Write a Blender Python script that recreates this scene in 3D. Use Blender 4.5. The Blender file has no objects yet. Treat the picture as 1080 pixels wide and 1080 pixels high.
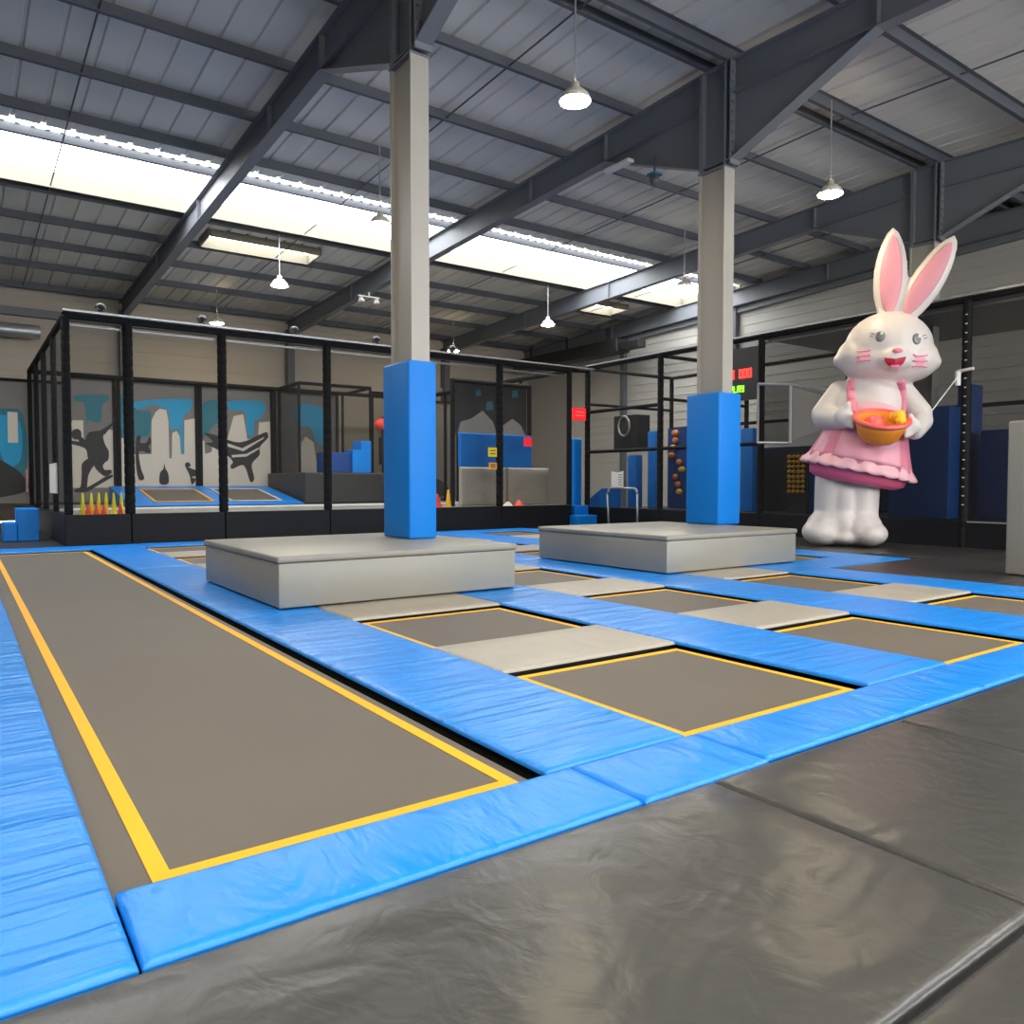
import bpy, bmesh, math, random
from mathutils import Vector, Matrix, noise
C = bpy.context.scene.collection
PI = math.pi
rnd = random.Random(7)

# ------------------------------------------------------------------ materials
def mat(name, col, rough=.5, metal=0., bump=None, emis=None, spec=.5, var=0., varscale=3., coat=0., sheen=0.):
    m = bpy.data.materials.new(name); m.use_nodes = True
    nt = m.node_tree; b = nt.nodes['Principled BSDF']
    b.inputs['Base Color'].default_value = (*col, 1)
    b.inputs['Roughness'].default_value = rough
    b.inputs['Metallic'].default_value = metal
    b.inputs['Specular IOR Level'].default_value = spec
    if coat: b.inputs['Coat Weight'].default_value = coat
    if emis:
        b.inputs['Emission Color'].default_value = (*emis[0], 1)
        b.inputs['Emission Strength'].default_value = emis[1]
    tc = None
    if bump or var:
        tc = nt.nodes.new('ShaderNodeTexCoord')
    if var:
        n = nt.nodes.new('ShaderNodeTexNoise'); n.inputs['Scale'].default_value = varscale
        n.inputs['Detail'].default_value = 4
        nt.links.new(tc.outputs['Object'], n.inputs['Vector'])
        r = nt.nodes.new('ShaderNodeMix'); r.data_type = 'RGBA'
        r.inputs['A'].default_value = (*[c*(1-var) for c in col], 1)
        r.inputs['B'].default_value = (*[min(1, c*(1+var)) for c in col], 1)
        nt.links.new(n.outputs['Fac'], r.inputs['Factor'])
        nt.links.new(r.outputs['Result'], b.inputs['Base Color'])
    if bump:
        prev = None
        for (sc, strength, dist, stretch, distort) in bump:
            mp = nt.nodes.new('ShaderNodeMapping'); mp.inputs['Scale'].default_value = stretch
            nt.links.new(tc.outputs['Object'], mp.inputs['Vector'])
            n = nt.nodes.new('ShaderNodeTexNoise'); n.inputs['Scale'].default_value = sc
            n.inputs['Detail'].default_value = 3; n.inputs['Distortion'].default_value = distort
            nt.links.new(mp.outputs['Vector'], n.inputs['Vector'])
            bp = nt.nodes.new('ShaderNodeBump'); bp.inputs['Strength'].default_value = strength
            bp.inputs['Distance'].default_value = dist
            nt.links.new(n.outputs['Fac'], bp.inputs['Height'])
            if prev: nt.links.new(prev.outputs['Normal'], bp.inputs['Normal'])
            prev = bp
        nt.links.new(prev.outputs['Normal'], b.inputs['Normal'])
    return m

def netmat(name, col, cover):
    m = bpy.data.materials.new(name); m.use_nodes = True; nt = m.node_tree
    b = nt.nodes['Principled BSDF']; b.inputs['Base Color'].default_value = (*col, 1)
    b.inputs['Roughness'].default_value = .8; b.inputs['Specular IOR Level'].default_value = .1
    t = nt.nodes.new('ShaderNodeBsdfTransparent'); mx = nt.nodes.new('ShaderNodeMixShader')
    mx.inputs['Fac'].default_value = cover
    nt.links.new(t.outputs[0], mx.inputs[1]); nt.links.new(b.outputs[0], mx.inputs[2])
    nt.links.new(mx.outputs[0], nt.nodes['Material Output'].inputs['Surface'])
    return m

M = {}
WR_Y = (1.2, 4.5, 1)      # creases running across a strip laid along Y
M['blue_y'] = mat('blue vinyl', (.003, .222, .74), .34, bump=[(1.1, .6, .06, (.5, 4.5, 1), .6), (3., .36, .02, (.35, 4., 1), 1.2), (9., .2, .006, (.7, 2, 1), .8)])
M['blue_x'] = mat('blue vinyl along', (.003, .222, .74), .34, bump=[(1.2, .6, .06, (3., 1.3, 1), .9), (4., .45, .016, (2.2, .7, 1), 1.4), (9., .2, .006, (2, .8, 1), .8)])
M['blue_up'] = mat('blue vinyl upright', (.001, .19, .66), .5, spec=.28, bump=[(2., .12, .02, (1, 1, .6), .4)])
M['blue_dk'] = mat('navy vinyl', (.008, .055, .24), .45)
M['grey_pad'] = mat('pale grey vinyl', (.35, .32, .27), .42, bump=[(1.5, .4, .03, (4, .6, 1), .6), (5, .3, .01, (4, .5, 1), .8)])
M['grey_box'] = mat('grey vinyl', (.25, .238, .205), .42, bump=[(1.2, .06, .02, (1, 1, 1), .3)], var=.06, varscale=1.2)
M['black_mat'] = mat('black vinyl', (.052, .051, .048), .3, bump=[(1.2, .32, .07, (1, 1.3, 1), .9), (4., .3, .016, (1.2, 1, 1), 1.6), (11., .2, .004, (1.2, 1, 1), 1.2)], var=.1, varscale=1.5)
M['seam'] = mat('stitched seam', (.16, .15, .14), .35)
M['bed'] = mat('woven bed', (.122, .105, .085), .6, var=.1, varscale=1.1, spec=.35)
M['yellow'] = mat('yellow webbing', (.86, .425, .004), .65)
M['black'] = mat('black metal', (.012, .012, .013), .45)
M['black_pad'] = mat('black foam sleeve', (.009, .009, .0095), .75, spec=.2, bump=[(6., .5, .02, (.2, .2, 4), .2)])
M['plinth'] = mat('dark plinth vinyl', (.0045, .005, .008), .6, spec=.3)
M['floor'] = mat('dark floor', (.03, .03, .03), .5)
M['backing'] = mat('dark navy backing', (.006, .014, .05), .6, spec=.3)  # stands in for the dim low background behind the side cage
M['blue_shaded'] = mat('shaded blue vinyl', (.003, .075, .30), .5, spec=.3)  # blue vinyl with the cage's shade put into the colour
M['fab'] = mat('mid grey fabric', (.22, .215, .205), .6)
M['black_mat2'] = mat('dark floor vinyl', (.034, .033, .031), .36, bump=[(1.3, .25, .05, (1, 1.3, 1), .8)])
M['curb'] = mat('skylight curb', (.20, .18, .135), .6, spec=.2)
M['pit'] = mat('pit', (.006, .006, .006), .9)
M['steel'] = mat('painted steel', (.155, .165, .185), .5)
M['steel_dk'] = mat('dark shaded steel', (.085, .092, .108), .5)  # on the purlins this tone includes their shadow side
M['galv'] = mat('galvanised steel', (.42, .43, .44), .38, metal=.6)
M['col'] = mat('column paint', (.37, .35, .31), .45)
M['deck'] = mat('roof deck', (.70, .675, .615), .42, spec=.4)
M['trim_w'] = mat('white trim', (.75, .73, .68), .5)
M['wall'] = mat('wall cladding', (.47, .415, .34), .6, var=.05, varscale=.7)
M['wall_r'] = mat('side wall cladding', (.46, .44, .40), .6, var=.05, varscale=.7)
M['net'] = netmat('black netting', (.05, .047, .043), .27)
M['net_dk'] = netmat('close black netting', (.022, .021, .02), .6)
M['white'] = mat('white vinyl', (.80, .80, .80), .4)
M['inflate'] = mat('white inflatable nylon', (.62, .57, .55), .42, bump=[(2.2, .12, .05, (1, 1, 1), .4)])
M['pink'] = mat('pink nylon', (.66, .20, .29), .45, bump=[(2.5, .15, .05, (1, 1, 1), .4)])
M['pink_pale'] = mat('pale pink nylon', (.74, .42, .47), .5)
M['pink_mid'] = mat('mid pink nylon', (.70, .31, .39), .5)
M['pink_dk'] = mat('deep pink nylon', (.68, .12, .24), .45)
M['ear_pink'] = mat('ear pink', (.66, .27, .33), .5)
M['lips'] = mat('mouth red', (.72, .04, .12), .4)
M['eye'] = mat('eye grey', (.17, .17, .17), .25)
M['whisker'] = mat('whisker pink', (.80, .22, .36), .5)
M['orange'] = mat('orange nylon', (.80, .26, .02), .45)
M['coral'] = mat('coral rim', (.84, .13, .12), .4)
M['yel_toy'] = mat('yellow toy', (.90, .52, .02), .45)
M['yel_cone'] = mat('yellow cone plastic', (.85, .80, .02), .45)
M['red_cone'] = mat('red cone plastic', (.85, .07, .03), .45)
M['taupe'] = mat('mural taupe', (.20, .185, .165), .7)
M['cream'] = mat('mural cream', (.66, .60, .50), .7)
M['teal'] = mat('mural teal', (.03, .17, .22), .7)
M['cyan'] = mat('mural cyan', (.02, .32, .56), .7)
M['ink'] = mat('mural ink', (.035, .034, .032), .7)
M['block'] = mat('charcoal vinyl', (.03, .03, .03), .5)
M['tarp'] = mat('grey tarpaulin', (.36, .34, .29), .45, bump=[(1.4, .5, .08, (1, 1, 1), .8)])
M['paper'] = mat('white paper', (.8, .78, .72), .7)
M['sign_y'] = mat('yellow sign', (.9, .72, .02), .5)
M['sign_o'] = mat('orange sign', (.9, .38, .04), .5)
M['sign_r'] = mat('red sign', (.8, .02, .04), .5, emis=((1, .02, .03), .5))
M['led_r'] = mat('red led', (.8, .02, .02), .5, emis=((1, .025, .02), 3.2))
M['led_g'] = mat('green led', (.1, .8, .02), .5, emis=((.2, 1, .02), 2.2))
M['lamp'] = mat('lamp diffuser', (1, .9, .7), .5, emis=((1., .83, .55), 130))
M['lamp_off'] = mat('lamp diffuser dim', (1, .95, .8), .5, emis=((1., .88, .65), 14))
M['alu'] = mat('lamp aluminium', (.62, .58, .48), .4)
M['glassw'] = None

# translucent polycarbonate roof glazing
m = bpy.data.materials.new('skylight polycarbonate'); m.use_nodes = True; nt = m.node_tree
nt.nodes.remove(nt.nodes['Principled BSDF'])
t = nt.nodes.new('ShaderNodeBsdfTransparent'); t.inputs[0].default_value = (.92, .94, .95, 1)
d = nt.nodes.new('ShaderNodeBsdfTranslucent'); d.inputs[0].default_value = (.9, .9, .9, 1)
mx = nt.nodes.new('ShaderNodeMixShader'); mx.inputs[0].default_value = .15
nt.links.new(t.outputs[0], mx.inputs[1]); nt.links.new(d.outputs[0], mx.inputs[2])
nt.links.new(mx.outputs[0], nt.nodes['Material Output'].inputs['Surface'])
M['glassw'] = m

# ------------------------------------------------------------------ mesh helpers
def nb(): return bmesh.new()
def box(bm, x0, x1, y0, y1, z0, z1, mi=0, bev=0., seg=2):
    r = bmesh.ops.create_cube(bm, size=1)
    vs = r['verts']
    for v in vs:
        v.co = Vector(((x0+x1)/2+v.co.x*(x1-x0), (y0+y1)/2+v.co.y*(y1-y0), (z0+z1)/2+v.co.z*(z1-z0)))
    fs = {f for v in vs for f in v.link_faces}
    for f in fs: f.material_index = mi
    if bev:
        es = {e for v in vs for e in v.link_edges}
        rr = bmesh.ops.bevel(bm, geom=list(es), offset=bev, segments=seg, profile=.5, affect='EDGES')
        for f in rr['faces']: f.material_index = mi
    return vs
def tube(bm, p, q, r, n=8, mi=0, r2=None):
    p, q = Vector(p), Vector(q); d = q-p; L = d.length
    if L < 1e-6: return
    rot = d.to_track_quat('Z', 'Y').to_matrix().to_4x4()
    res = bmesh.ops.create_cone(bm, cap_ends=True, segments=n, radius1=r, radius2=r if r2 is None else r2, depth=L,
                                matrix=Matrix.Translation((p+q)/2) @ rot)
    for f in {f for v in res['verts'] for f in v.link_faces}: f.material_index = mi
def path(bm, pts, r, n=8, mi=0):
    for a, b in zip(pts, pts[1:]): tube(bm, a, b, r, n, mi)
    for a in pts[1:-1]:
        res = bmesh.ops.create_icosphere(bm, subdivisions=1, radius=r, matrix=Matrix.Translation(a))
def ball(bm, c, s, rot=None, mi=0, u=24, v=16):
    mtx = Matrix.Translation(c) @ (rot.to_4x4() if rot else Matrix.Identity(4)) @ Matrix.Diagonal((*s, 1))
    res = bmesh.ops.create_uvsphere(bm, u_segments=u, v_segments=v, radius=1, matrix=mtx)
    for f in {f for w in res['verts'] for f in w.link_faces}: f.material_index = mi
def lathe(bm, prof, c=(0, 0, 0), n=32, mi=0, sx=1., sy=1., cap=True):
    rings = []
    for (r, z) in prof:
        rings.append([bm.verts.new((c[0]+sx*r*math.cos(2*PI*i/n), c[1]+sy*r*math.sin(2*PI*i/n), c[2]+z)) for i in range(n)])
    for a, b in zip(rings, rings[1:]):
        for i in range(n):
            f = bm.faces.new((a[i], a[(i+1) % n], b[(i+1) % n], b[i])); f.material_index = mi
    if cap:
        bm.faces.new(rings[0][::-1]).material_index = mi; bm.faces.new(rings[-1]).material_index = mi
def poly(bm, pts, mi=0):
    f = bm.faces.new([bm.verts.new(p) for p in pts]); f.material_index = mi; return f
def prism(bm, pts, axis, a, b, mi=0):
    """extrude a 2-D outline along an axis ('x': pts are (y,z); 'y': pts are (x,z); 'z': (x,y))"""
    def P(p, t): return (t, p[0], p[1]) if axis == 'x' else (p[0], t, p[1]) if axis == 'y' else (p[0], p[1], t)
    A = [bm.verts.new(P(p, a)) for p in pts]; B = [bm.verts.new(P(p, b)) for p in pts]
    fs = [bm.faces.new(A[::-1]), bm.faces.new(B)]
    n = len(pts)
    for i in range(n): fs.append(bm.faces.new((A[i], A[(i+1) % n], B[(i+1) % n], B[i])))
    for f in fs: f.material_index = mi
    bmesh.ops.recalc_face_normals(bm, faces=fs)
def obj(name, bm, mats, parent=None, smooth=False, loc=None, normals=True):
    if normals: bmesh.ops.recalc_face_normals(bm, faces=bm.faces)
    me = bpy.data.meshes.new(name); bm.to_mesh(me); bm.free()
    for k in (mats if isinstance(mats, (list, tuple)) else [mats]): me.materials.append(M[k])
    if smooth:
        for p in me.polygons: p.use_smooth = True
    o = bpy.data.objects.new(name, me); C.objects.link(o)
    if parent: o.parent = parent
    if loc: o.location = loc
    return o
def tag(o, label, cat, group=None):
    o['label'] = label; o['category'] = cat
    if group: o['group'] = group
    return o
def thing(name, label, cat, loc=(0, 0, 0), rz=0., group=None):
    o = bpy.data.objects.new(name, None); C.objects.link(o)
    o.location = loc; o.rotation_euler = (0, 0, rz); o.empty_display_size = .2
    return tag(o, label, cat, group)
def struct(name, bm, mats, smooth=False):
    o = obj(name, bm, mats, smooth=smooth); o['kind'] = 'structure'; return o
def smooth_by_angle(o, ang=.6):
    for p in o.data.polygons: p.use_smooth = True
    o.data.set_sharp_from_angle(angle=ang)

# ------------------------------------------------------------------ setting: floor, walls, roof
RIDGE = 8.7
def zr(y): return 8.1-.035*abs(y-RIDGE)          # underside of the purlins
XL, XR, YN, YB = -12., 22., -12., 29.6
bm = nb()
Z0 = -.045
box(bm, XL, XR, YN, 2.1, Z0-.1, Z0); box(bm, XL, -.55, 2.1, 17., Z0-.1, Z0)
box(bm, 10.1, XR, 2.1, 6.45, Z0-.1, Z0); box(bm, 12.5, XR, 6.45, 17., Z0-.1, Z0); box(bm, XL, XR, 17., YB, Z0-.1, Z0)
struct('floor', bm, 'floor')
bm = nb(); box(bm, -.7, 12.6, 2., 17.1, -.8, -.7); struct('trim_1', bm, 'pit')

bm = nb()                                                     # back wall with cladding ribs
box(bm, XL, XR, YB, YB+.2, 0, 7.7)
for k in range(1, 16): box(bm, XL, XR, YB-.02, YB, .48*k, .48*k+.03)
struct('wall_back', bm, 'wall')
bm = nb()
prism(bm, [(YN, -.05), (YB, -.05), (YB, zr(YB)+.3), (RIDGE, zr(RIDGE)+.3), (YN, zr(YN)+.3)], 'x', XR, XR+.2)
for k in range(1, 26): box(bm, XR-.02, XR, YN, YB, .3*k, .3*k+.02)
struct('wall_right', bm, 'wall_r')
bm = nb(); prism(bm, [(YN, -.05), (YB, -.05), (YB, zr(YB)+.3), (RIDGE, zr(RIDGE)+.3), (YN, zr(YN)+.3)], 'x', XL-.2, XL); struct('wall_left', bm, 'block')  # unseen wall, coloured dark to cut light bounced from the left
bm = nb(); box(bm, XL, XR, YN-.2, YN, 0, 1.6); box(bm, XL, XR, YN-.2, YN, 6.4, 7.7)
box(bm, XL, 0, YN-.2, YN, 1.6, 6.4)  # left part closed so less light falls on left-facing sides
for x in range(4, 22, 4): box(bm, x-.2, x+.2, YN-.2, YN, 1.6, 6.4)
struct('wall_near', bm, 'wall')
bm = nb(); poly(bm, [(0, YN-.1, 1.6), (XR, YN-.1, 1.6), (XR, YN-.1, 6.4), (0, YN-.1, 6.4)]); struct('window_5', bm, 'glassw')  # unseen windows added so daylight reaches the roof underside

# corrugated deck in strips along the slope, open where daylight strips are
def deck_strip(bm, y0, y1, x0=XL, x1=XR):
    p = .5; prof = [(0, 0), (.4, 0), (.42, .04), (.47, .04), (.49, 0)]
    n = int(round((x1-x0)/p)); prev = None                    # x0, x1 stay on the 50 cm rib grid
    for i in range(n):
        for (dx, dz) in prof:
            x = x0+p*i+dx
            cur = [bm.verts.new((x, y, zr(y)+.2+dz)) for y in (y0, y1)]
            if prev: bm.faces.new((prev[0], cur[0], cur[1], prev[1]))
            prev = cur
    cur = [bm.verts.new((x1, y, zr(y)+.2)) for y in (y0, y1)]
    bm.faces.new((prev[0], cur[0], cur[1], prev[1]))
SKY0, SKY1 = 17.36, 20.0                                      # daylight strip on the far slope
NS0, NS1 = -2.6, -.55                                         # unseen twin, added to bring daylight to the near mats
RL0, RL1 = 21.35, 22.3                                        # small rooflights
bm = nb()
deck_strip(bm, YN, NS0); deck_strip(bm, NS1, RIDGE); deck_strip(bm, RIDGE, SKY0); deck_strip(bm, SKY1, RL0); deck_strip(bm, RL1, YB)
for a, b in ((XL, 5.5), (8.5, 19.), (20.5, XR)): deck_strip(bm, RL0, RL1, a, b)
struct('ceiling', bm, 'deck')
def skylight(idx, y0, y1, x0, x1, up=.16):
    bm = nb()
    a = [bm.verts.new((x0, y, zr(y)+.2+up)) for y in (y0-.1, y1+.1)]; b = [bm.verts.new((x1, y, zr(y)+.2+up)) for y in (y0-.1, y1+.1)]
    bm.faces.new((a[0], b[0], b[1], a[1]))
    struct('window_%d' % idx, bm, 'glassw')
    bm = nb()
    for y, s in (((y0, -1), (y1, 1)) if idx != 1 else ((y1, 1),)):
        yy = y+s*.06
        prism(bm, [(min(y, yy), zr(y)+.01), (max(y, yy), zr(y)+.01), (max(y, yy), zr(y)+.2+up), (min(y, yy), zr(y)+.2+up)], 'x', x0, x1)
    for x in (x0-.05, x1):
        prism(bm, [(y0, zr(y0)+.03), (y1, zr(y1)+.03), (y1, zr(y1)+.2+up), (y0, zr(y0)+.2+up)], 'x', x, x+.05)
    struct('trim_%d' % (idx+1), bm, 'curb')
skylight(1, SKY0, SKY1, XL, XR-.05)
skylight(2, RL0, RL1, 5.5, 8.5, .1)
skylight(3, RL0, RL1, 19., 20.5, .1)
skylight(4, NS0, NS1, XL, XR-.05)  # unseen daylight strip added over the near floor

bm = nb()                                                     # toothed closure strip along the daylight sheet
for i in range(int((XR-XL)/.25)): box(bm, XL+.25*i, XL+.25*i+.08, 17.5, 17.56, zr(17.55)+.2, zr(17.55)+.30)
struct('trim_13', bm, 'deck')
# rafters: I-beams with haunches at the ridge columns
RX = [-7., -1.1, 4.67, 10.45, 17.35, 21.75]
def rafter(x, haunch=True):
    bm = nb()
    D = .54
    ys = [YN+.05, RIDGE-2.75, RIDGE-.28, RIDGE+.28, RIDGE+2.75, YB-.05]
    bot = [zr(YN)-D, zr(RIDGE-2.75)-D, 6.5, 6.5, zr(RIDGE+2.75)-D, zr(YB)-D]
    if not haunch: bot = [zr(y)-D for y in ys]
    top = [zr(y)-.005 for y in ys]
    top[2] = top[3] = zr(RIDGE+.28)
    for i in range(5):
        a, b = i, i+1
        prism(bm, [(ys[a], bot[a]), (ys[b], bot[b]), (ys[b], top[b]), (ys[a], top[a])], 'x', x-.008, x+.008)
        prism(bm, [(ys[a], bot[a]-.015), (ys[b], bot[b]-.015), (ys[b], bot[b]+.005), (ys[a], bot[a]+.005)], 'x', x-.11, x+.11)
        prism(bm, [(ys[a], top[a]-.02), (ys[b], top[b]-.02), (ys[b], top[b]), (ys[a], top[a])], 'x', x-.11, x+.11)
    if haunch:                                                # inner line of the haunch, end plates, bolts, stiffeners
        for s in (-1, 1):
            y0 = RIDGE+s*2.75; y1 = RIDGE+s*.28
            prism(bm, [(y0, zr(y0)-D-.01), (y1, zr(y1)-D-.01), (y1, zr(y1)-D+.015), (y0, zr(y0)-D+.015)], 'x', x-.10, x+.10)
            box(bm, x-.12, x+.12, min(y1, y1+s*.03), max(y1, y1+s*.03), 6.42, zr(y1))
            for k in range(9):
                for dx in (-.085, .085):
                    tube(bm, (x+dx, y1+s*.03, 6.6+.16*k), (x+dx, y1+s*.065, 6.6+.16*k), .022, 6)
            box(bm, x-.10, x+.10, y0-.008, y0+.008, zr(y0)-D, zr(y0)-.01)
    for y in (13.9, 18.9, 23.5, 3.5):                         # fly braces and web stiffeners
        box(bm, x-.09, x+.09, y-.006, y+.006, zr(y)-D, zr(y)-.01)
    return bm
for i, x in enumerate(RX):
    struct('roof_rafter', rafter(x, haunch=i not in (0, 5)), 'steel')
# purlins (Z-section) and sag rods
PY = [-10.2, -8.1, -6.1, -4.5, -.35, 2.2, 4.3, 6.5, RIDGE-.24, RIDGE+.24, 10.7, 12.75, 14.7, 16.5, 20.42, 22.5, 24.5, 26.7, 29.2]
def purlin(y):
    bm = nb(); z = zr(y); h = .2
    s = 1 if y > RIDGE else -1
    box(bm, XL, XR, y-.006, y+.006, z, z+h)
    box(bm, XL, XR, min(y, y-s*.075), max(y, y-s*.075), z, z+.008)
    box(bm, XL, XR, min(y, y+s*.075), max(y, y+s*.075), z+h-.008, z+h)
    return bm
for y in PY: struct('roof_purlin', purlin(y), 'steel_dk')
for y in (17.55, -2.75): struct('roof_purlin', purlin(y), 'steel_dk')
for xa, xb in zip(RX, RX[1:]):
    bm = nb(); x = (xa+xb)/2
    for a, b in zip(PY, PY[1:]):
        tube(bm, (x, a, zr(a)+.07), (x, b, zr(b)+.07), .016, 6)
    struct('roof_tie_rod', bm, 'steel_dk')
# eaves beam, gable posts
bm = nb(); box(bm, XL, XR, YB-.25, YB-.03, 6.55, 6.8); struct('trim_6', bm, 'steel')
bm = nb()
for y in (1., 6.5, 12.0, 17.5, 23.): box(bm, XR-.22, XR-.02, y-.1, y+.1, 0, zr(y))
struct('trim_7', bm, 'steel_dk')
bm = nb()
for x in (-1.1, 4.67, 10.45, 17.35): box(bm, x-.13, x+.13, YB-.4, YB-.03, 0, zr(YB)-.3)
struct('trim_8', bm, 'steel_dk')
bm = nb()
prism(bm, [(YN, zr(YN)-.75), (RIDGE, zr(RIDGE)-.75), (YB, zr(YB)-.75), (YB, zr(YB)-.6), (RIDGE, zr(RIDGE)-.6), (YN, zr(YN)-.6)], 'x', XR-.16, XR-.03)
struct('trim_9', bm, 'steel')

# ridge columns
def column(x, label, z0=.515):
    t = thing('support_column', label, 'column', (x, 8.775, 0), group='steel roof columns')
    bm = nb()
    for s in (-1, 1): box(bm, -.125, .125, s*.275-(.03 if s > 0 else 0), s*.275+(.03 if s < 0 else 0), z0, 6.42)
    box(bm, -.07, .07, -.245, .245, z0, 6.42)
    obj('shaft', bm, 'col', t)
    bm = nb()
    for s in (-1, 1): box(bm, -.125, .125, s*.275-(.03 if s > 0 else 0), s*.275+(.03 if s < 0 else 0), 6.42, zr(RIDGE)-.01)
    box(bm, -.02, .02, -.245, .245, 6.42, zr(RIDGE)-.01)
    box(bm, -.135, .135, -.285, .285, 6.40, 6.43)
    obj('beam_joint', bm, 'steel', t)
    return t
column(4.67, 'pale steel roof column rising from the nearer grey block, with blue padding below')
column(10.45, 'pale steel roof column rising from the farther grey block, left of the rabbit')
column(17.35, 'grey steel column standing behind the right ear of the inflatable rabbit', -.04)

# ------------------------------------------------------------------ trampoline field
def pad_mesh(x0, x1, y0, y1, zt=0., zb=-.028, r=.035, amp=.006, seed=0, sag=0.):
    """cushion: grid with rounded rim and gentle hand-made unevenness"""
    bm = nb()
    def axis(a, b):
        L = b-a; n = max(3, min(60, int(L/.16)))
        ed = [0, r*.15, r*.5, r, ]
        inner = [r+(L-2*r)*i/n for i in range(1, n)]
        return [a+v for v in ed+inner]+[b-v for v in ed[::-1]]
    xs, ys = axis(x0, x1), axis(y0, y1)
    def prof(d):
        if d >= r: return 0.
        t = 1-d/r; return -(zt-zb)*.62*(1-math.sqrt(max(0, 1-t*t)))
    G = []
    for x in xs:
        row = []
        for y in ys:
            d = min(x-x0, x1-x, y-y0, y1-y)
            w = min(1, d/.1)
            z = zt+prof(d)+amp*w*(noise.noise((x*1.7+seed, y*1.7, seed*1.3))*1.2+.5*noise.noise((x*5, y*5, seed+3)))
            row.append(bm.verts.new((x, y, z)))
        G.append(row)
    for i in range(len(xs)-1):
        for j in range(len(ys)-1):
            bm.faces.new((G[i][j], G[i+1][j], G[i+1][j+1], G[i][j+1]))
    rim = [G[i][0] for i in range(len(xs))]+[G[-1][j] for j in range(1, len(ys))]+[G[i][-1] for i in range(len(xs)-2, -1, -1)]+[G[0][j] for j in range(len(ys)-2, 0, -1)]
    low = [bm.verts.new((v.co.x, v.co.y, zb)) for v in rim]
    n = len(rim)
    for i in range(n):
        bm.faces.new((rim[i], low[i], low[(i+1) % n], rim[(i+1) % n]))
    bm.faces.new(low)
    return bm
seed = [0]
def pad(name, x0, x1, y0, y1, m, label, cat, group, **k):
    seed[0] += 1.7
    o = obj(name, pad_mesh(x0+.004, x1-.004, y0+.004, y1-.004, seed=seed[0], **k), m, smooth=False)
    smooth_by_angle(o, .9)
    return tag(o, label, cat, group)

COLS = [(.33, 1.97), (2.82, 4.43), (5.40, 6.80), (7.87, 9.22), (10.30, 11.68)]
ROWS = [(2.52, 4.07), (4.97, 6.42), (7.35, 8.85), (9.80, 11.25), (12.20, 13.65), (14.60, 16.10)]
GB, GG, GT = 'blue edge pads', 'grey cross pads', 'square trampoline beds'
# dark steel frame the pads lie on
bm = nb()
def fr(x0, x1, y0, y1): box(bm, x0, x1, y0, y1, -.7, -.047)
for x0, x1 in ((-.55, .25), (2.05, 2.74), (4.51, 5.32), (6.88, 7.79), (9.30, 10.1)): fr(x0, x1, 2.1, 17.)
fr(.25, 10.1, 2.1, 2.44); fr(.25, 10.1, 16.2, 17.)
for (x0, x1) in COLS[1:4]:
    for a, b in zip(ROWS, ROWS[1:]): fr(x0-.08, x1+.08, a[1]+.06, b[0]-.06)
fr(10.1, 12.5, 6.45, 7.27); fr(10.1, 10.22, 7.2, 17.); fr(11.76, 12.5, 7.2, 17.); fr(10.2, 11.8, 16.2, 17.)
for a, b in zip(ROWS[2:], ROWS[3:]): fr(10.2, 11.8, a[1]+.06, b[0]-.06)
struct('trim_10', bm, 'pit')

# beds
def bed(name, x0, x1, y0, y1, label, group, sw=.05, ins=.055, left=None, right=None):
    t = thing(name, label, 'trampoline', ((x0+x1)/2, (y0+y1)/2, -.05), group=group)
    hx, hy = (x1-x0)/2, (y1-y0)/2
    bm = nb(); box(bm, -hx-.02, hx-.05, -hy-.02, hy-.05, -.004, .006)
    obj('jump_mat', bm, 'bed', t)
    bm = nb(); z0, z1 = .006, .0095
    L = left if left else ins; R = right if right else ins
    box(bm, -hx+L, -hx+L+sw, -hy+ins, hy-ins, z0, z1); box(bm, hx-R-sw, hx-R, -hy+ins, hy-ins, z0, z1)
    box(bm, -hx+L+sw, hx-R-sw, -hy+ins, -hy+ins+sw, z0, z1); box(bm, -hx+L+sw, hx-R-sw, hy-ins-sw, hy-ins, z0, z1)
    obj('yellow_border', bm, 'yellow', t)
    return t
bed('tumble_track', COLS[0][0], COLS[0][1], 2.52, 16.1, 'long dark runway trampoline with yellow edge lines along the left side', None, sw=.06, left=.135, right=.10)
colname = ['', 'in the first column from the runway', 'in the second column', 'in the third column', 'in the fourth column, nearest the rabbit']
rowname = ['nearest row', 'second row', 'between the grey blocks', 'behind the grey blocks', 'next to last row', 'last row']
for ci in range(1, 5):
    for ri in range(6):
        if ci == 4 and ri < 2: continue
        if ci in (1, 3) and ri == 2: continue                 # the grey blocks stand there
        if (ci, ri) in SKIP_BEDS if 'SKIP_BEDS' in globals() else False: continue
        bed('trampoline', *COLS[ci], *ROWS[ri], 'square trampoline bed %s, %s' % (colname[ci], rowname[ri]), GT)

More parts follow.
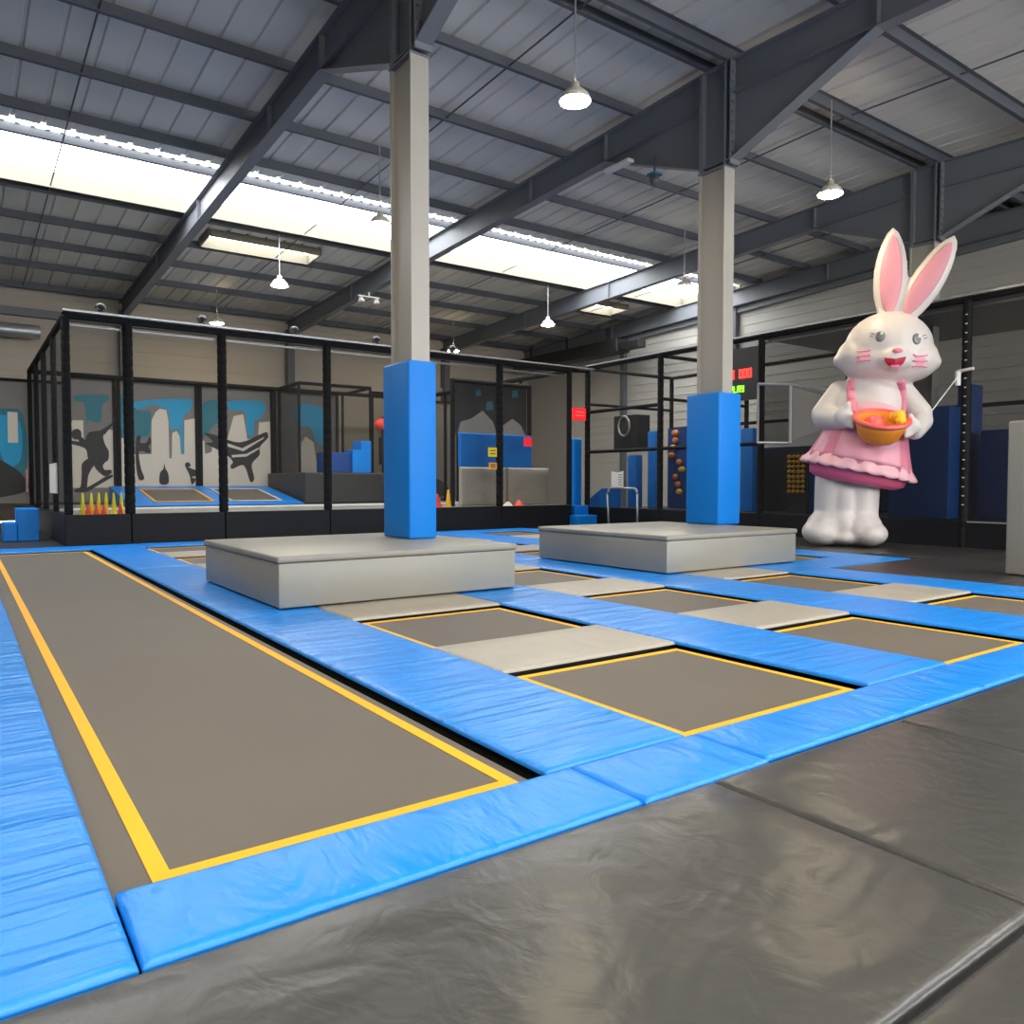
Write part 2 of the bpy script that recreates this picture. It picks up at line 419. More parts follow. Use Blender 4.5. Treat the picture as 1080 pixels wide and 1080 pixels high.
# pads along the depth
def lpad(x0, x1, y0, y1, label): pad('edge_pad', x0, x1, y0, y1, 'blue_y', label, 'pad', GB)
lpad(-.55, .345, 2.08, 9.0, 'wide blue pad along the left edge of the runway, creased, at the picture edge')
lpad(-.55, .34, 9.0, 17., 'farther blue pad along the left edge of the runway')
lpad(1.97, 2.82, 2.523, 7.0, 'wide creased blue pad between the runway and the nearest squares, front length')
lpad(1.97, 2.82, 7.0, 12.0, 'blue pad running between the runway and the nearer grey block')
lpad(1.97, 2.82, 12.0, 16.1, 'blue pad beside the far end of the runway')
lpad(4.43, 5.40, 2.523, 4.55, 'blue pad between the first and second square columns, nearest length')
lpad(4.43, 5.40, 4.55, 9.9, 'blue pad between first and second square columns, beside the nearer grey block')
lpad(4.43, 5.40, 9.9, 16.1, 'blue pad behind the nearer grey block, between first and second columns')
lpad(6.80, 7.87, 2.523, 4.55, 'blue pad between the second and third square columns, nearest length')
lpad(6.80, 7.87, 4.55, 9.9, 'blue pad running to the left face of the farther grey block')
lpad(6.80, 7.87, 9.9, 16.1, 'blue pad between second and third columns, behind the farther grey block')
lpad(9.22, 10.1, 2.523, 7.3, 'blue pad bordering the dark floor in front of the rabbit')
lpad(9.22, 10.3, 7.3, 16.1, 'blue pad behind and right of the farther grey block')
lpad(11.68, 12.5, 7.3, 16.1, 'outermost blue pad by the feet of the rabbit')
# pads along the front and the back
def fpad(x0, x1, y0, y1, label): pad('edge_pad', x0, x1, y0, y1, 'blue_x', label, 'pad', GB)
fpad(.345, 2.10, 2.08, 2.52, 'blue pad across the near end of the runway')
fpad(2.10, 2.86, 2.07, 2.52, 'short blue corner pad between the runway and the nearest square bed')
fpad(2.86, 4.95, 2.09, 2.52, 'blue front pad along the nearest square bed')
fpad(4.95, 7.3, 2.09, 2.52, 'blue front pad along the second square bed at the right')
fpad(7.3, 10.1, 2.09, 2.52, 'blue front pad leaving the picture at the right edge')
fpad(10.1, 12.5, 6.45, 7.3, 'blue pad between the dark floor and the farther grey block')
fpad(.345, 2.9, 16.1, 17., 'far blue pad at the end of the runway')
fpad(2.9, 7.3, 16.1, 17., 'far blue pad behind the nearer grey block, before the cage')
fpad(7.3, 12.5, 16.1, 17., 'far blue pad in front of the blue steps')
# grey cross pads
gr = ['after the nearest bed', 'after the second bed', 'just behind the grey blocks', 'among the far beds', 'before the last bed']
for ci in range(1, 5):
    for k, (a, b) in enumerate(zip(ROWS, ROWS[1:])):
        if ci == 4 and k < 2: continue
        pad('cross_pad', COLS[ci][0], COLS[ci][1], a[1], b[0], 'grey_pad', 'grey cross pad %s, %s' % (colname[ci], gr[k]), 'pad', GG, amp=.008)

# grey vinyl blocks around the columns
def block(x0, x1, y0, y1, label):
    t = thing('foam_block', label, 'block', ((x0+x1)/2, (y0+y1)/2, .014), group='grey foam blocks')
    hx, hy = (x1-x0)/2, (y1-y0)/2
    bm = nb(); box(bm, -hx+.015, hx-.015, -hy+.015, hy-.015, 0, .43, bev=.02); o = obj('base', bm, 'grey_box', t); smooth_by_angle(o)
    bm = nb(); box(bm, -hx, hx, -hy, hy, .432, .50, bev=.022, seg=3); o = obj('lid', bm, 'grey_box', t); smooth_by_angle(o)
block(2.42, 5.2, 7.2, 9.9, 'nearer grey vinyl block around the left column')
block(7.55, 10.4, 7.1, 9.9, 'farther grey vinyl block around the column left of the rabbit')
def wrap(x0, x1, y0, y1, label, m='blue_up', z0=.516, z1=2.71):
    bm = nb(); box(bm, x0, x1, y0, y1, z0, z1, bev=.03, seg=3)
    o = obj('column_pad', bm, m); smooth_by_angle(o); tag(o, label, 'pad', 'upright column pads')
wrap(4.48, 4.87, 8.46, 9.17, 'tall blue pad wrapped round the left column')
wrap(10.2, 10.76, 8.46, 9.17, 'tall blue pad wrapped round the column beside the rabbit')
wrap(11.22, 11.75, 4.0, 4.55, 'grey upright column pad cut by the right picture edge', 'grey_box', .004, 2.02)

# black landing mats in front and at the right
GM = 'black vinyl floor mats'
def fmat(x0, x1, y0, y1, label, m='black_mat'):
    o = pad('floor_mat', x0, x1, y0, y1, m, label, 'mat', GM, zt=-.006, zb=-.044, r=.03, amp=.007)
    return o
fmat(-2.8, -.9, .89, 2.075, 'black vinyl mat below the blue pad at the lower left corner')
fmat(-.9, 2.48, .89, 2.075, 'large black vinyl mat lying along the near end of the runway')
fmat(2.48, 3.89, .89, 2.075, 'black vinyl mat along the nearest square bed, right of the large one')
fmat(3.89, 6.3, .89, 2.075, 'black vinyl mat at the right edge, next to the blue front pad')
fmat(6.3, 10.1, .89, 2.075, 'black vinyl mat outside the frame beyond the right edge')
fmat(-2.2, .6, -1.2, .88, 'black vinyl mat under the viewpoint')
fmat(.6, 3.4, -1.2, .88, 'black vinyl mat in the lower right corner, nearest of all')
fmat(10.12, 13.2, 2.1, 4.25, 'dark floor mat under the grey upright column pad, front', 'black_mat2')
fmat(10.12, 12.9, 4.25, 6.43, 'dark floor mat between blue pad and rabbit', 'black_mat2')
fmat(12.9, 15.45, 4.25, 7.4, 'dark floor mat in front of the right side cage', 'black_mat2')
fmat(12.52, 15.45, 7.4, 11., 'dark floor mat beneath the inflatable rabbit', 'black_mat2')

# ------------------------------------------------------------------ netted cage at the back
def sleeve(x, y, z0, z1, r=.085, parent=None, name='post'):
    bm = nb(); prof = []
    z = z0; k = 0
    while z < z1-.001:                                        # foam sleeve tied every 20 cm
        h = min(.2, z1-z)
        prof += [(r*.86, z), (r, z+.025), (r, z+h-.025)]
        z += h
    prof.append((r*.86, z1))
    lathe(bm, prof, (x, y, 0), n=10)
    return obj(name, bm, 'black_pad', parent, smooth=True)
def rail(name, a, b, r, m, parent):
    bm = nb(); tube(bm, a, b, r, 8); return obj(name, bm, m, parent)
def net(parent, a, b, z0, z1, m='net', name='net_panel'):
    bm = nb(); poly(bm, [(a[0], a[1], z0), (b[0], b[1], z0), (b[0], b[1], z1), (a[0], a[1], z1)])
    return obj(name, bm, m, parent, normals=False)
PX = [1.76, 2.87, 4.74, 7.15, 9.62, 12.11, 14.58]
YF, YR, ZP, ZT = 17.6, 27., .58, 4.5
cage = thing('netting_cage', 'large black netted trampoline cage across the back, on a dark plinth', 'cage', (0, 0, 0))
for i, x in enumerate(PX): sleeve(x, YF, ZP, ZT, .10 if 0 < i < 6 else .08, cage)
for y in (20.0, 22.4, 24.7, YR): sleeve(PX[0], y, ZP, ZT, .06, cage)
for y in (20.0, 22.4, 24.7, YR): sleeve(PX[-1], y, ZP, ZT, .06, cage)
for (a, b) in (((PX[0], YF), (PX[-1], YF)), ((PX[0], YF), (PX[0], YR)), ((PX[-1], YF), (PX[-1], YR)), ((PX[0], YR), (PX[-1], YR))):
    rail('top_rail', (*a, ZT), (*b, ZT), .07, 'black_pad', cage)
bm = nb(); box(bm, PX[0]-.05, 15.5, YF-.10, YF+.10, ZT+.075, ZT+.115); obj('pale_strip', bm, 'galv', cage)  # pale strip imitating light caught on the rail's padded top
bm = nb(); box(bm, PX[0]+.1, PX[-1]-.1, YF+.12, YF+.2, ZT-.17, ZT-.13); obj('tension_bar', bm, 'galv', cage)
for a, b in zip(PX, PX[1:]): net(cage, (a, YF), (b, YF), ZP, ZT)
for a, b in zip((YF, 20.0, 22.4, 24.7), (20.0, 22.4, 24.7, YR)):
    net(cage, (PX[0], a), (PX[0], b), ZP, ZT, 'net_dk'); net(cage, (PX[-1], a), (PX[-1], b), ZP, ZT)
for a, b in zip(PX, PX[1:]):
    bm = nb(); box(bm, a-(.08 if a == PX[0] else -.006), b-.006, YF-.14, YF+.06, -.04, ZP, bev=.015); obj('plinth_panel', bm, 'plinth', cage)
bm = nb(); box(bm, PX[0]-.08, PX[0]+.06, YF+.07, YR, -.04, ZP, bev=.01); obj('plinth_panel', bm, 'plinth', cage)
bm = nb(); box(bm, PX[0]+.07, PX[-1]+.05, YF+.07, YR, -.04, ZP-.02); obj('platform_deck', bm, 'grey_box', cage)
bm = nb(); box(bm, PX[0]+.1, PX[-1], 20.6, 20.72, ZP-.019, ZP+.035, bev=.015); obj('deck_edge_strip', bm, 'white', cage)

# printed wall hangings behind the cage (city skyline with riders)
def curve(pts, n=4):
    out = []; N = len(pts)
    for i in range(N):
        p0, p1, p2, p3 = (Vector(pts[(i+k) % N]) for k in (-1, 0, 1, 2))
        for k in range(n):
            t = k/n
            out.append(tuple(.5*((2*p1)+(p2-p0)*t+(2*p0-5*p1+4*p2-p3)*t*t+(3*p1-p0-3*p2+p3)*t**3)))
    return out
def mural(x0, x1, z0, z1, y, shapes, label, base='taupe'):
    bm = nb(); mats = [base, 'cream', 'teal', 'cyan', 'ink', 'black']
    box(bm, x0, x1, y, y+.03, z0, z1)
    for k, (mi, pts) in enumerate(shapes):
        if mi != 1: pts = curve(pts)
        pts = [(min(max(p[0], x0), x1), min(max(p[1], z0), z1)) for p in pts]
        f = poly(bm, [(p[0], y-.002-.0015*k, p[1]) for p in pts], mi)
        f.normal_update()
        if f.normal.y > 0: f.normal_flip()
    t = thing('wall_hanging', label, 'mural', group='printed wall hangings')
    me = bpy.data.meshes.new('print'); 
    bmesh.ops.triangulate(bm, faces=[f for f in bm.faces if len(f.verts) > 4], ngon_method='EAR_CLIP')
    bm.to_mesh(me); bm.free()
    for k in mats: me.materials.append(M[k])
    o = bpy.data.objects.new('print', me); C.objects.link(o); o.parent = t
    bm = nb()
    for x in (x0, x1): box(bm, x-.05, x+.05, y-.06, y+.04, z0-.3, z1+.06)
    box(bm, x0, x1, y-.05, y+.04, z1, z1+.08)
    obj('frame', bm, 'black_pad', t)
    return t
S = [
    (1, [(2.75, 1.07), (2.78, 2.99), (2.87, 3.13), (3.15, 3.14), (3.16, 2.56), (3.66, 2.58), (3.67, 2.77), (3.78, 2.87), (4.08, 2.89), (4.05, 1.07)]),
    (1, [(4.05, 1.07), (4.07, 2.52), (4.17, 2.66), (4.32, 2.6), (4.37, 2.13), (5.08, 2.15), (5.09, 3.23), (5.22, 3.51), (5.35, 3.62), (5.54, 3.59), (5.6, 3.25), (5.61, 2.02), (5.68, 2.02), (5.71, 2.85), (5.85, 2.92), (5.95, 2.72), (5.97, 2.17), (6.07, 2.17), (6.09, 3.28), (6.53, 3.37), (6.5, 1.06)]),
    (1, [(6.5, 1.06), (6.52, 2.6), (6.71, 2.64), (6.73, 2.19), (6.94, 2.26), (6.98, 2.68), (7.18, 2.69), (7.39, 2.48), (7.68, 3.5), (8.0, 3.58), (8.07, 3.15), (8.13, 2.72), (8.5, 2.81), (8.54, 3.32), (8.98, 3.38), (8.95, 1.05)]),
    (2, [(2.97, 3.9), (3.8, 3.95), (3.83, 3.76), (3.68, 3.65), (3.65, 3.16), (3.53, 3.09), (3.3, 3.15), (3.24, 3.01), (3.18, 3.66), (2.96, 3.71)]),
    (2, [(4.19, 3.91), (4.43, 4.0), (4.67, 3.54), (5.07, 3.5), (5.03, 2.82), (4.77, 2.68), (4.17, 2.72)]),
    (3, [(4.67, 3.81), (6.26, 3.98), (6.22, 3.56), (6.05, 3.34), (6.04, 2.31), (5.97, 2.24), (5.92, 2.96), (5.79, 2.99), (5.66, 2.95), (5.6, 3.53), (5.35, 3.68), (5.16, 3.74), (4.67, 3.58)]),
    (2, [(6.62, 3.79), (7.2, 3.97), (7.19, 3.33), (6.98, 3.11), (6.64, 2.74)]),
    (3, [(7.51, 3.99), (8.73, 4.02), (8.61, 3.47), (8.39, 3.39), (8.35, 2.88), (8.14, 2.94), (8.04, 3.66), (7.61, 3.67)]),
    (4, [(3.17, 2.46), (3.29, 2.76), (3.52, 2.83), (3.68, 2.82), (3.7, 2.58), (3.76, 2.38), (3.84, 2.22), (3.83, 1.96), (3.71, 1.86), (3.45, 1.85), (3.27, 1.95), (3.23, 2.21), (3.15, 2.33)]),
    (4, [(2.75, 2.51), (2.89, 2.5), (3.08, 2.48), (3.21, 2.44), (3.21, 2.3), (3.02, 2.35), (2.77, 2.43)]),
    (4, [(3.61, 2.83), (3.82, 2.99), (3.95, 3.1), (3.96, 3.03), (3.86, 2.9), (3.71, 2.71)]),
    (4, [(3.1, 2.71), (3.08, 2.61), (3.0, 2.55), (2.92, 2.55), (2.85, 2.6), (2.82, 2.7), (2.85, 2.8), (2.92, 2.86), (3.01, 2.87), (3.08, 2.81)]),
    (4, [(3.0, 2.61), (3.1, 2.63), (3.23, 2.48), (3.17, 2.37), (3.05, 2.46)]),
    (4, [(3.1, 1.81), (3.3, 1.98), (3.48, 1.89), (3.36, 1.66), (3.26, 1.43), (3.22, 1.07), (3.19, 0.95), (3.03, 0.93), (2.89, 0.94), (2.89, 1.02), (3.04, 1.1), (3.08, 1.46)]),
    (4, [(3.42, 1.92), (3.77, 1.96), (3.67, 1.76), (3.72, 1.63), (3.89, 1.63), (3.9, 1.52), (3.73, 1.43), (3.59, 1.53), (3.44, 1.72)]),
    (4, [(3.17, 0.95), (3.2, 1.06), (3.46, 1.23), (3.72, 1.41), (3.92, 1.48), (3.93, 1.41), (3.8, 1.32), (3.49, 1.12), (3.26, 0.97)]),
    (4, [(4.62, 2.57), (4.71, 2.74), (4.77, 2.65), (4.74, 2.51), (4.93, 2.52), (5.02, 2.72), (5.07, 2.52), (4.99, 2.38), (5.05, 2.27), (4.99, 2.17), (4.77, 2.24), (4.7, 2.14), (4.76, 1.67), (4.85, 1.37), (4.69, 1.33), (4.61, 1.8)]),
    (4, [(6.71, 2.89), (7.12, 2.82), (7.88, 2.61), (8.72, 2.98), (8.84, 2.91), (8.83, 2.78), (8.56, 2.48), (8.54, 2.19), (8.27, 1.86), (8.35, 1.38), (8.21, 1.27), (8.0, 1.82), (7.62, 1.7), (7.55, 1.81), (7.63, 1.95), (7.39, 2.2), (7.04, 2.39), (6.74, 2.54), (6.98, 2.61)]),
    (1, [(7.39, 2.59), (7.95, 2.41), (8.72, 2.83), (8.68, 2.76), (7.99, 2.31), (7.39, 2.48)]),
    (1, [(7.59, 2.17), (8.09, 2.22), (8.53, 2.46), (8.53, 2.4), (8.09, 2.13), (7.61, 2.09)]),
    (4, [(5.32, 1.54), (5.42, 1.68), (5.45, 1.85), (5.49, 1.68), (5.57, 1.51), (5.56, 1.2), (5.31, 1.2)]),
    (4, [(6.08, 1.82), (6.2, 1.9), (6.27, 1.79), (6.2, 1.74), (6.46, 1.62), (6.46, 1.48), (6.29, 1.41), (6.42, 1.34), (6.29, 1.17), (6.22, 1.48)]),
]
def clip(shapes, a, b):
    out = []
    for mi, pts in shapes:
        if max(p[0] for p in pts) > a+.02 and min(p[0] for p in pts) < b-.02: out.append((mi, pts))
    return out
xm = [2.78, 4.08, 6.53, 8.98]
MB = 27.15
mural(-3.4, -.3, .62, 4.2, MB, [(2, [(-3.3, 4.), (-2.6, 4.1), (-1.4, 4.), (-1.2, 2.2), (-2., 1.4), (-3.3, 1.5)])], 'teal wall hanging outside the cage, beyond the left picture edge')
mural(-.3, xm[0]-.12, .62, 4.2, MB, [(2, [(-.2, 3.6), (.6, 3.3), (1.2, 3.4), (1.6, 3.2), (1.65, 1.7), (1.1, 1.3), (-.2, 1.6)]), (3, [(.9, 3.1), (1.5, 3.0), (1.5, 1.9), (1.1, 1.8)]), (4, [(-.2, 2.6), (.5, 2.2), (1., 1.9), (1.5, 1.5), (1.65, 1.0), (.7, .75), (-.2, .7)]), (1, [(1.2, 3.3), (1.45, 3.3), (1.45, 2.4), (1.2, 2.4)])], 'teal and black wall hanging left of the cage at the picture edge')
mural(xm[0], xm[1]-.06, .62, 4.42, MB, clip(S, xm[0], xm[1]), 'wall hanging with a black crouching skateboarder silhouette')
mural(xm[1]+.06, xm[2]-.06, .62, 4.42, MB, clip(S, xm[1], xm[2]), 'wall hanging with tall cream towers and blue paint, middle of the back wall')
mural(xm[2]+.06, xm[3], .62, 4.42, MB, clip(S, xm[2], xm[3]), 'wall hanging with a leaning board rider silhouette')
mural(9.25, 11.4, .62, 4.42, MB, [(1, [(9.9, .7), (9.9, 2.4), (10.2, 2.9), (10.5, 2.7), (10.6, 2.), (10.6, .7)]), (3, [(9.9, 4.0), (10.9, 3.9), (11., 2.7), (10.6, 2.7), (10.4, 3.2), (9.9, 3.3)])], 'dim wall hanging seen inside the small dark netted tower')
mural(13.6, 16.6, .62, 4.42, MB, [(1, [(14., 3.8), (14.6, 3.6), (14.6, 2.), (14., 2.)]), (2, [(14.3, 3.2), (15.4, 3.), (15.3, 2.0), (14.6, 1.9)]), (3, [(14.7, 2.75), (15.3, 2.6), (15.1, 2.0), (14.8, 2.1)]), (4, [(13.7, 1.9), (15., 1.6), (16., 1.2), (16., .7), (13.7, .7)])], 'wall hanging with a cyan blot behind the blue padded column')

# sloped trampolines inside the cage
t = thing('sloped_trampoline', 'blue padded wedge with two small sloped trampoline beds inside the cage', 'trampoline', (0, 0, 0))
w = [(23., .60), (26.6, 1.12), (26.6, .58), (23., .58)]
bm = nb(); prism(bm, w, 'x', 3.75, 8.6); obj('wedge', bm, 'blue_x', t)
def on_slope(y): return .60+(y-23.)/3.6*.52
for x0, x1 in ((4.45, 6.1), (6.55, 8.1)):
    bm = nb(); a, b = 23.5, 25.9
    prism(bm, [(a, on_slope(a)), (b, on_slope(b)), (b, on_slope(b)+.012), (a, on_slope(a)+.012)], 'x', x0, x1)
    m1 = obj('jump_mat', bm, 'bed', t)
    bm = nb()
    for (p, q, u, v) in ((x0, x0+.07, a, b), (x1-.07, x1, a, b), (x0, x1, b-.09, b), (x0, x1, a, a+.09)):
        prism(bm, [(u, on_slope(u)+.012), (v, on_slope(v)+.012), (v, on_slope(v)+.018), (u, on_slope(u)+.018)], 'x', p, q)
    obj('border', bm, 'cream' if x0 > 5 else 'yellow', m1)

# charcoal block, small netted tower, blue step, red pad in the cage
bm = nb(); box(bm, 8.75, 13.2, 23.4, 26.95, ZP, 1.55, bev=.04); o = obj('foam_block', bm, 'block'); tag(o, 'large charcoal padded block inside the cage, right of the blue wedge', 'block')
tw = thing('netted_tower', 'small dark netted tower on the charcoal block, by the wall hanging', 'cage', (0, 0, 0))
for x, y in ((9.0, 24.5), (11.5, 24.5), (9.0, 26.85), (11.5, 26.85)): sleeve(x, y, 1.56, 4.45, .05, tw)
for a, b in (((9, 24.5), (11.5, 24.5)), ((9, 24.5), (9, 26.85)), ((11.5, 24.5), (11.5, 26.85))): rail('top_rail', (*a, 4.45), (*b, 4.45), .055, 'black_pad', tw)
net(tw, (9, 24.5), (11.5, 24.5), 1.56, 4.42); net(tw, (9, 24.5), (9, 26.85), 1.56, 4.42, 'net_dk')
t2 = thing('pipe_screen', 'dark pipe frame with netting behind the blue stepped block', 'cage', (0, 0, 0))
for x in (11.9, 13.3): sleeve(x, 25.2, 1.56, 4.4, .05, t2)
rail('top_rail', (11.9, 25.2, 4.4), (13.3, 25.2, 4.4), .05, 'black_pad', t2)
net(t2, (11.9, 25.2), (13.3, 25.2), 1.56, 4.38)
bm = nb(); box(bm, 10.45, 11.1, 23.6, 24.3, 1.556, 2.3, bev=.01); box(bm, 10.75, 11.1, 23.6, 24.3, 2.3, 2.6, bev=.01)
o = obj('stepped_block', bm, 'blue_x'); tag(o, 'small bright blue L-shaped step on the charcoal block', 'block')
bm = nb(); box(bm, 9.5, 10.43, 23.7, 24.3, 1.556, 2.2, bev=.02); o = obj('foam_block', bm, 'blue_dk'); tag(o, 'dull blue foam block left of the bright L-shaped step', 'block')
t3 = thing('boxing_target', 'red pad on a dark post, seen just left of the blue column pad', 'pad', (11.75, 24., 1.55))
bm = nb(); tube(bm, (0, 0, 0), (0, 0, 1.9), .07, 10); tube(bm, (0, 0, .3), (0, 0, 1.2), .16, 12); obj('stand', bm, 'black', t3)
bm = nb(); ball(bm, (-.1, -.1, 1.65), (.27, .16, .2)); obj('target_pad', bm, 'red_cone', t3, smooth=True)

# framed panel at the cage front right
t = thing('target_panel', 'tall dark framed panel with faded print inside the right end of the cage', 'panel', (0, 18.75, 0))
bm = nb()
for x in (11.3, 12.9, 13.98): tube(bm, (x, 0, ZP-.02), (x, 0, 4.13), .07, 8)
tube(bm, (11.3, 0, 4.1), (13.98, 0, 4.1), .06, 8); obj('frame', bm, 'black_pad', t)
bm = nb(); box(bm, 11.36, 13.92, .06, .1, 2.6, 4.05)
for pts in ([(11.5, 2.62), (11.6, 2.95), (11.95, 3.05), (12.35, 3.3), (12.7, 3.0), (12.85, 2.62)], [(13.0, 2.62), (13.05, 2.9), (13.4, 3.12), (13.7, 2.95), (13.9, 2.62)]):
    poly(bm, [(p[0], .055, p[1]) for p in pts], 1)
for (x, z, s) in ((12.6, 3.45, .14), (12.2, 3.8, .1), (13.5, 3.85, .12)): poly(bm, [(x-s, .055, z-s), (x+s, .055, z-s*.7), (x+s*.7, .055, z+s), (x-s*.8, .055, z+s*.8)], 2)
obj('print', bm, ['block', 'tarp', 'teal'], t)
bm = nb(); box(bm, 11.42, 13.92, -.02, .12, 1.66, 2.62, bev=.03); o = obj('foam_pad', bm, 'blue_up', loc=(0, 18.55, 0)); tag(o, 'blue foam pad across the middle of the dark framed panel', 'pad')
for a, b, l in ((11.32, 12.88, 'grey tarpaulin mat standing below the blue pad, left of the cage post'), (12.92, 14.42, 'grey tarpaulin mat standing below the blue pad, right of the cage post')):
    bm = pad_mesh(a, b, ZP, 1.66, 0, -.12, .05, .03, seed=a)
    bmesh.ops.rotate(bm, verts=bm.verts, cent=(0, 0, 0), matrix=Matrix.Rotation(PI/2, 3, 'X'))
    bmesh.ops.translate(bm, verts=bm.verts, vec=(0, 18.33, 0))
    o = obj('standing_mat', bm, 'tarp', smooth=True); tag(o, l, 'mat', 'grey standing mats')
# little notices tied to the net
def notice(x0, x1, z0, z1, y, m, label, lines=0, lm='ink', name='notice'):
    bm = nb(); box(bm, x0, x1, y-.012, y, z0, z1)
    for k in range(lines):
        z = z1-(z1-z0)*(k+1)/(lines+1); box(bm, x0+.05, x1-.05, y-.014, y-.012, z-.012, z+.012, 1)
    return tag(obj(name, bm, [m, lm]), label, 'sign')
notice(11.72, 12.0, 1.93, 2.18, YF-.02, 'sign_y', 'yellow notice on the cage net left of a post', 2)
notice(11.74, 12.0, 1.59, 1.77, YF-.02, 'sign_o', 'orange notice on the cage net under the yellow one', 2)
notice(13.03, 13.3, 2.25, 2.51, 17.72, 'sign_r', 'small red lit sign behind the cage net, in front of blue pad', 0, name='lit_sign')
# cones
def cone(x, y, h, m, label, base=.055, group='training cones'):
    bm = nb(); lathe(bm, [(base*1.25, 0), (base*1.25, .012), (base, .02), (base*.28, h-.01), (base*.15, h)], n=16)
    o = obj('traffic_cone', bm, m, smooth=True, loc=(x, y, ZP-.018)); smooth_by_angle(o, .7); return tag(o, label, 'cone', group)
nth = ['first', 'second', 'third', 'fourth', 'fifth', 'sixth']
for i, (x, y) in enumerate(((2.05, 18.), (2.21, 18.), (2.345, 18.), (2.48, 18.), (2.62, 17.98), (2.80, 18.22))):
    cone(x, y, .45, 'yel_cone', 'yellow cone on the cage deck, %s yellow one from the left' % nth[i])
for i, (x, y) in enumerate(((2.13, 17.85), (2.28, 17.85), (2.42, 17.85), (2.72, 17.84))):
    cone(x, y, .22, 'red_cone', 'short orange red cone in the row of yellow cones, %s red one from the left' % nth[i])
cone(10.36, 18., .36, 'red_cone', 'red cone on the cage deck just right of the blue column', .13)
cone(10.68, 17.95, .48, 'yel_toy', 'slim orange yellow cone beside the red cone, right of blue column', .08)
cone(12.62, 17.93, .13, 'cream', 'low cream marker cone on the deck right of the cage post', .15)
cone(13.0, 17.93, .17, 'red_cone', 'low red marker cone on the deck before the grey mat', .15)

# black spotlights along the top rail
for i, x in enumerate((2.39, 4.34, 6.37, 8.43, 10.6)):
    t = thing('spotlight', 'small black spotlight on the cage top rail, %s from the left' % nth[i], 'lamp', (x, YF, ZT+.115), group='rail spotlights')
    bm = nb(); ball(bm, (0, 0, .12), (.1, .12, .085)); obj('head', bm, 'black', t, smooth=True)
    bm = nb(); box(bm, -.04, .04, -.04, .04, 0, .06); obj('bracket', bm, 'black', t)
# paper sheets on the left side netting
bm = nb(); box(bm, 1.60, 1.635, 18.25, 19.5, 1.0, 1.62); tag(obj('banner', bm, 'paper'), 'white sheet hung on the left side netting of the cage', 'banner')
bm = nb(); box(bm, 1.61, 1.635, 26.6, 27.6, .95, 1.6); tag(obj('banner', bm, 'pink_pale'), 'pale pink sheet on the far left corner of the cage', 'banner')
# blue steps outside the cage at the left
def steps(name, boxes, label, m='blue_up'):
    t = thing(name, label, 'steps')
    for b in boxes:
        bm = nb(); box(bm, *b, bev=.02); obj('step', bm, m, t)
steps('padded_steps', [(.75, 1.0, 19.6, 20.6, -.04, .36), (1.003, 1.4, 19.6, 20.6, -.04, .66)], 'two blue padded steps at the left side of the cage')
steps('padded_steps', [(14.45, 15.2, 17.05, 17.43, -.04, .28), (14.66, 15.2, 17.435, 17.9, -.04, .56)], 'two blue padded steps in the gap between the two cages')
bm = nb(); box(bm, 15.06, 15.38, 17.95, 18.25, -.04, 2.55, bev=.04); tag(obj('padded_post', bm, 'blue_up'), 'tall blue padded post above the steps between the cages', 'post')
t = thing('lit_sign', 'red lit sign board above the blue padded post', 'sign', (15.2, 17.85, 3.1))
bm = nb(); box(bm, -.24, .24, 0, .08, 0, .36); obj('board', bm, 'sign_r', t)
bm = nb(); box(bm, -.17, .17, -.006, 0, .12, .16); box(bm, -.17, .17, -.006, 0, .22, .26); obj('lettering', bm, 'led_r', t)

# ------------------------------------------------------------------ side cage (obstacle course)
XS = 15.55
sc = thing('obstacle_cage', 'dark netted obstacle course frame along the right wall, behind the rabbit', 'cage', (0, 0, 0))
SY = [17.9, 14.9, 11.65, 7.04, 2.2]
for y in SY: sleeve(XS, y, -.04, 4.66, .085, sc)
for y in SY: sleeve(19.2, y, -.04, 4.66, .07, sc)
for z in (4.66, 3.35, 2.15):
    for a, b in zip(SY, SY[1:]):
        if z < 4 and a < 15: continue
        rail('cross_rail', (XS, a, z), (XS, b, z), .05, 'black_pad', sc)
rail('cross_rail', (XS, 14.9, 2.15), (XS, 11.65, 2.15), .05, 'black_pad', sc)
rail('cross_rail', (XS, 14.9, 3.5), (19.2, 14.9, 3.5), .045, 'black_pad', sc)
rail('cross_rail', (XS, 17.9, 3.6), (19.2, 17.9, 3.6), .045, 'black_pad', sc)
rail('cross_rail', (19.2, SY[0], 4.66), (19.2, SY[-1], 4.66), .05, 'black_pad', sc)
rail('cross_rail', (19.2, SY[0], 3.), (19.2, SY[-1], 3.), .05, 'black_pad', sc)
for y in SY: rail('cross_rail', (XS, y, 4.66), (19.2, y, 4.66), .055, 'black_pad', sc)
rail('cross_rail', (PX[-1], YF, ZT), (XS, 17.9, 4.6), .06, 'black_pad', sc)
bm = nb(); box(bm, XS-.1, XS+.1, SY[-1], SY[0], 4.715, 4.75); obj('pale_strip', bm, 'galv', sc)  # same pale strip for the light along this rail's top
bm = nb(); box(bm, XS+.02, XS+.06, 3., 11.6, 4.5, 4.54); obj('tension_bar', bm, 'galv', sc)
for a, b in zip(SY, SY[1:]): net(sc, (XS, a), (XS, b), .5, 4.62, 'net' if a > 12 else 'net_dk')  # nearer bays get denser netting to darken the shaded course behind
bm = nb(); poly(bm, [(XS, SY[0], 4.63), (19.2, SY[0], 4.63), (19.2, 11.65, 4.63), (XS, 11.65, 4.63)]); obj('net_ceiling', bm, 'net', sc, normals=False)
bm = nb(); box(bm, XS+.05, 19.2, SY[-1], 11.6, 4.6, 4.63); obj('ceiling_panel', bm, 'tarp', sc)
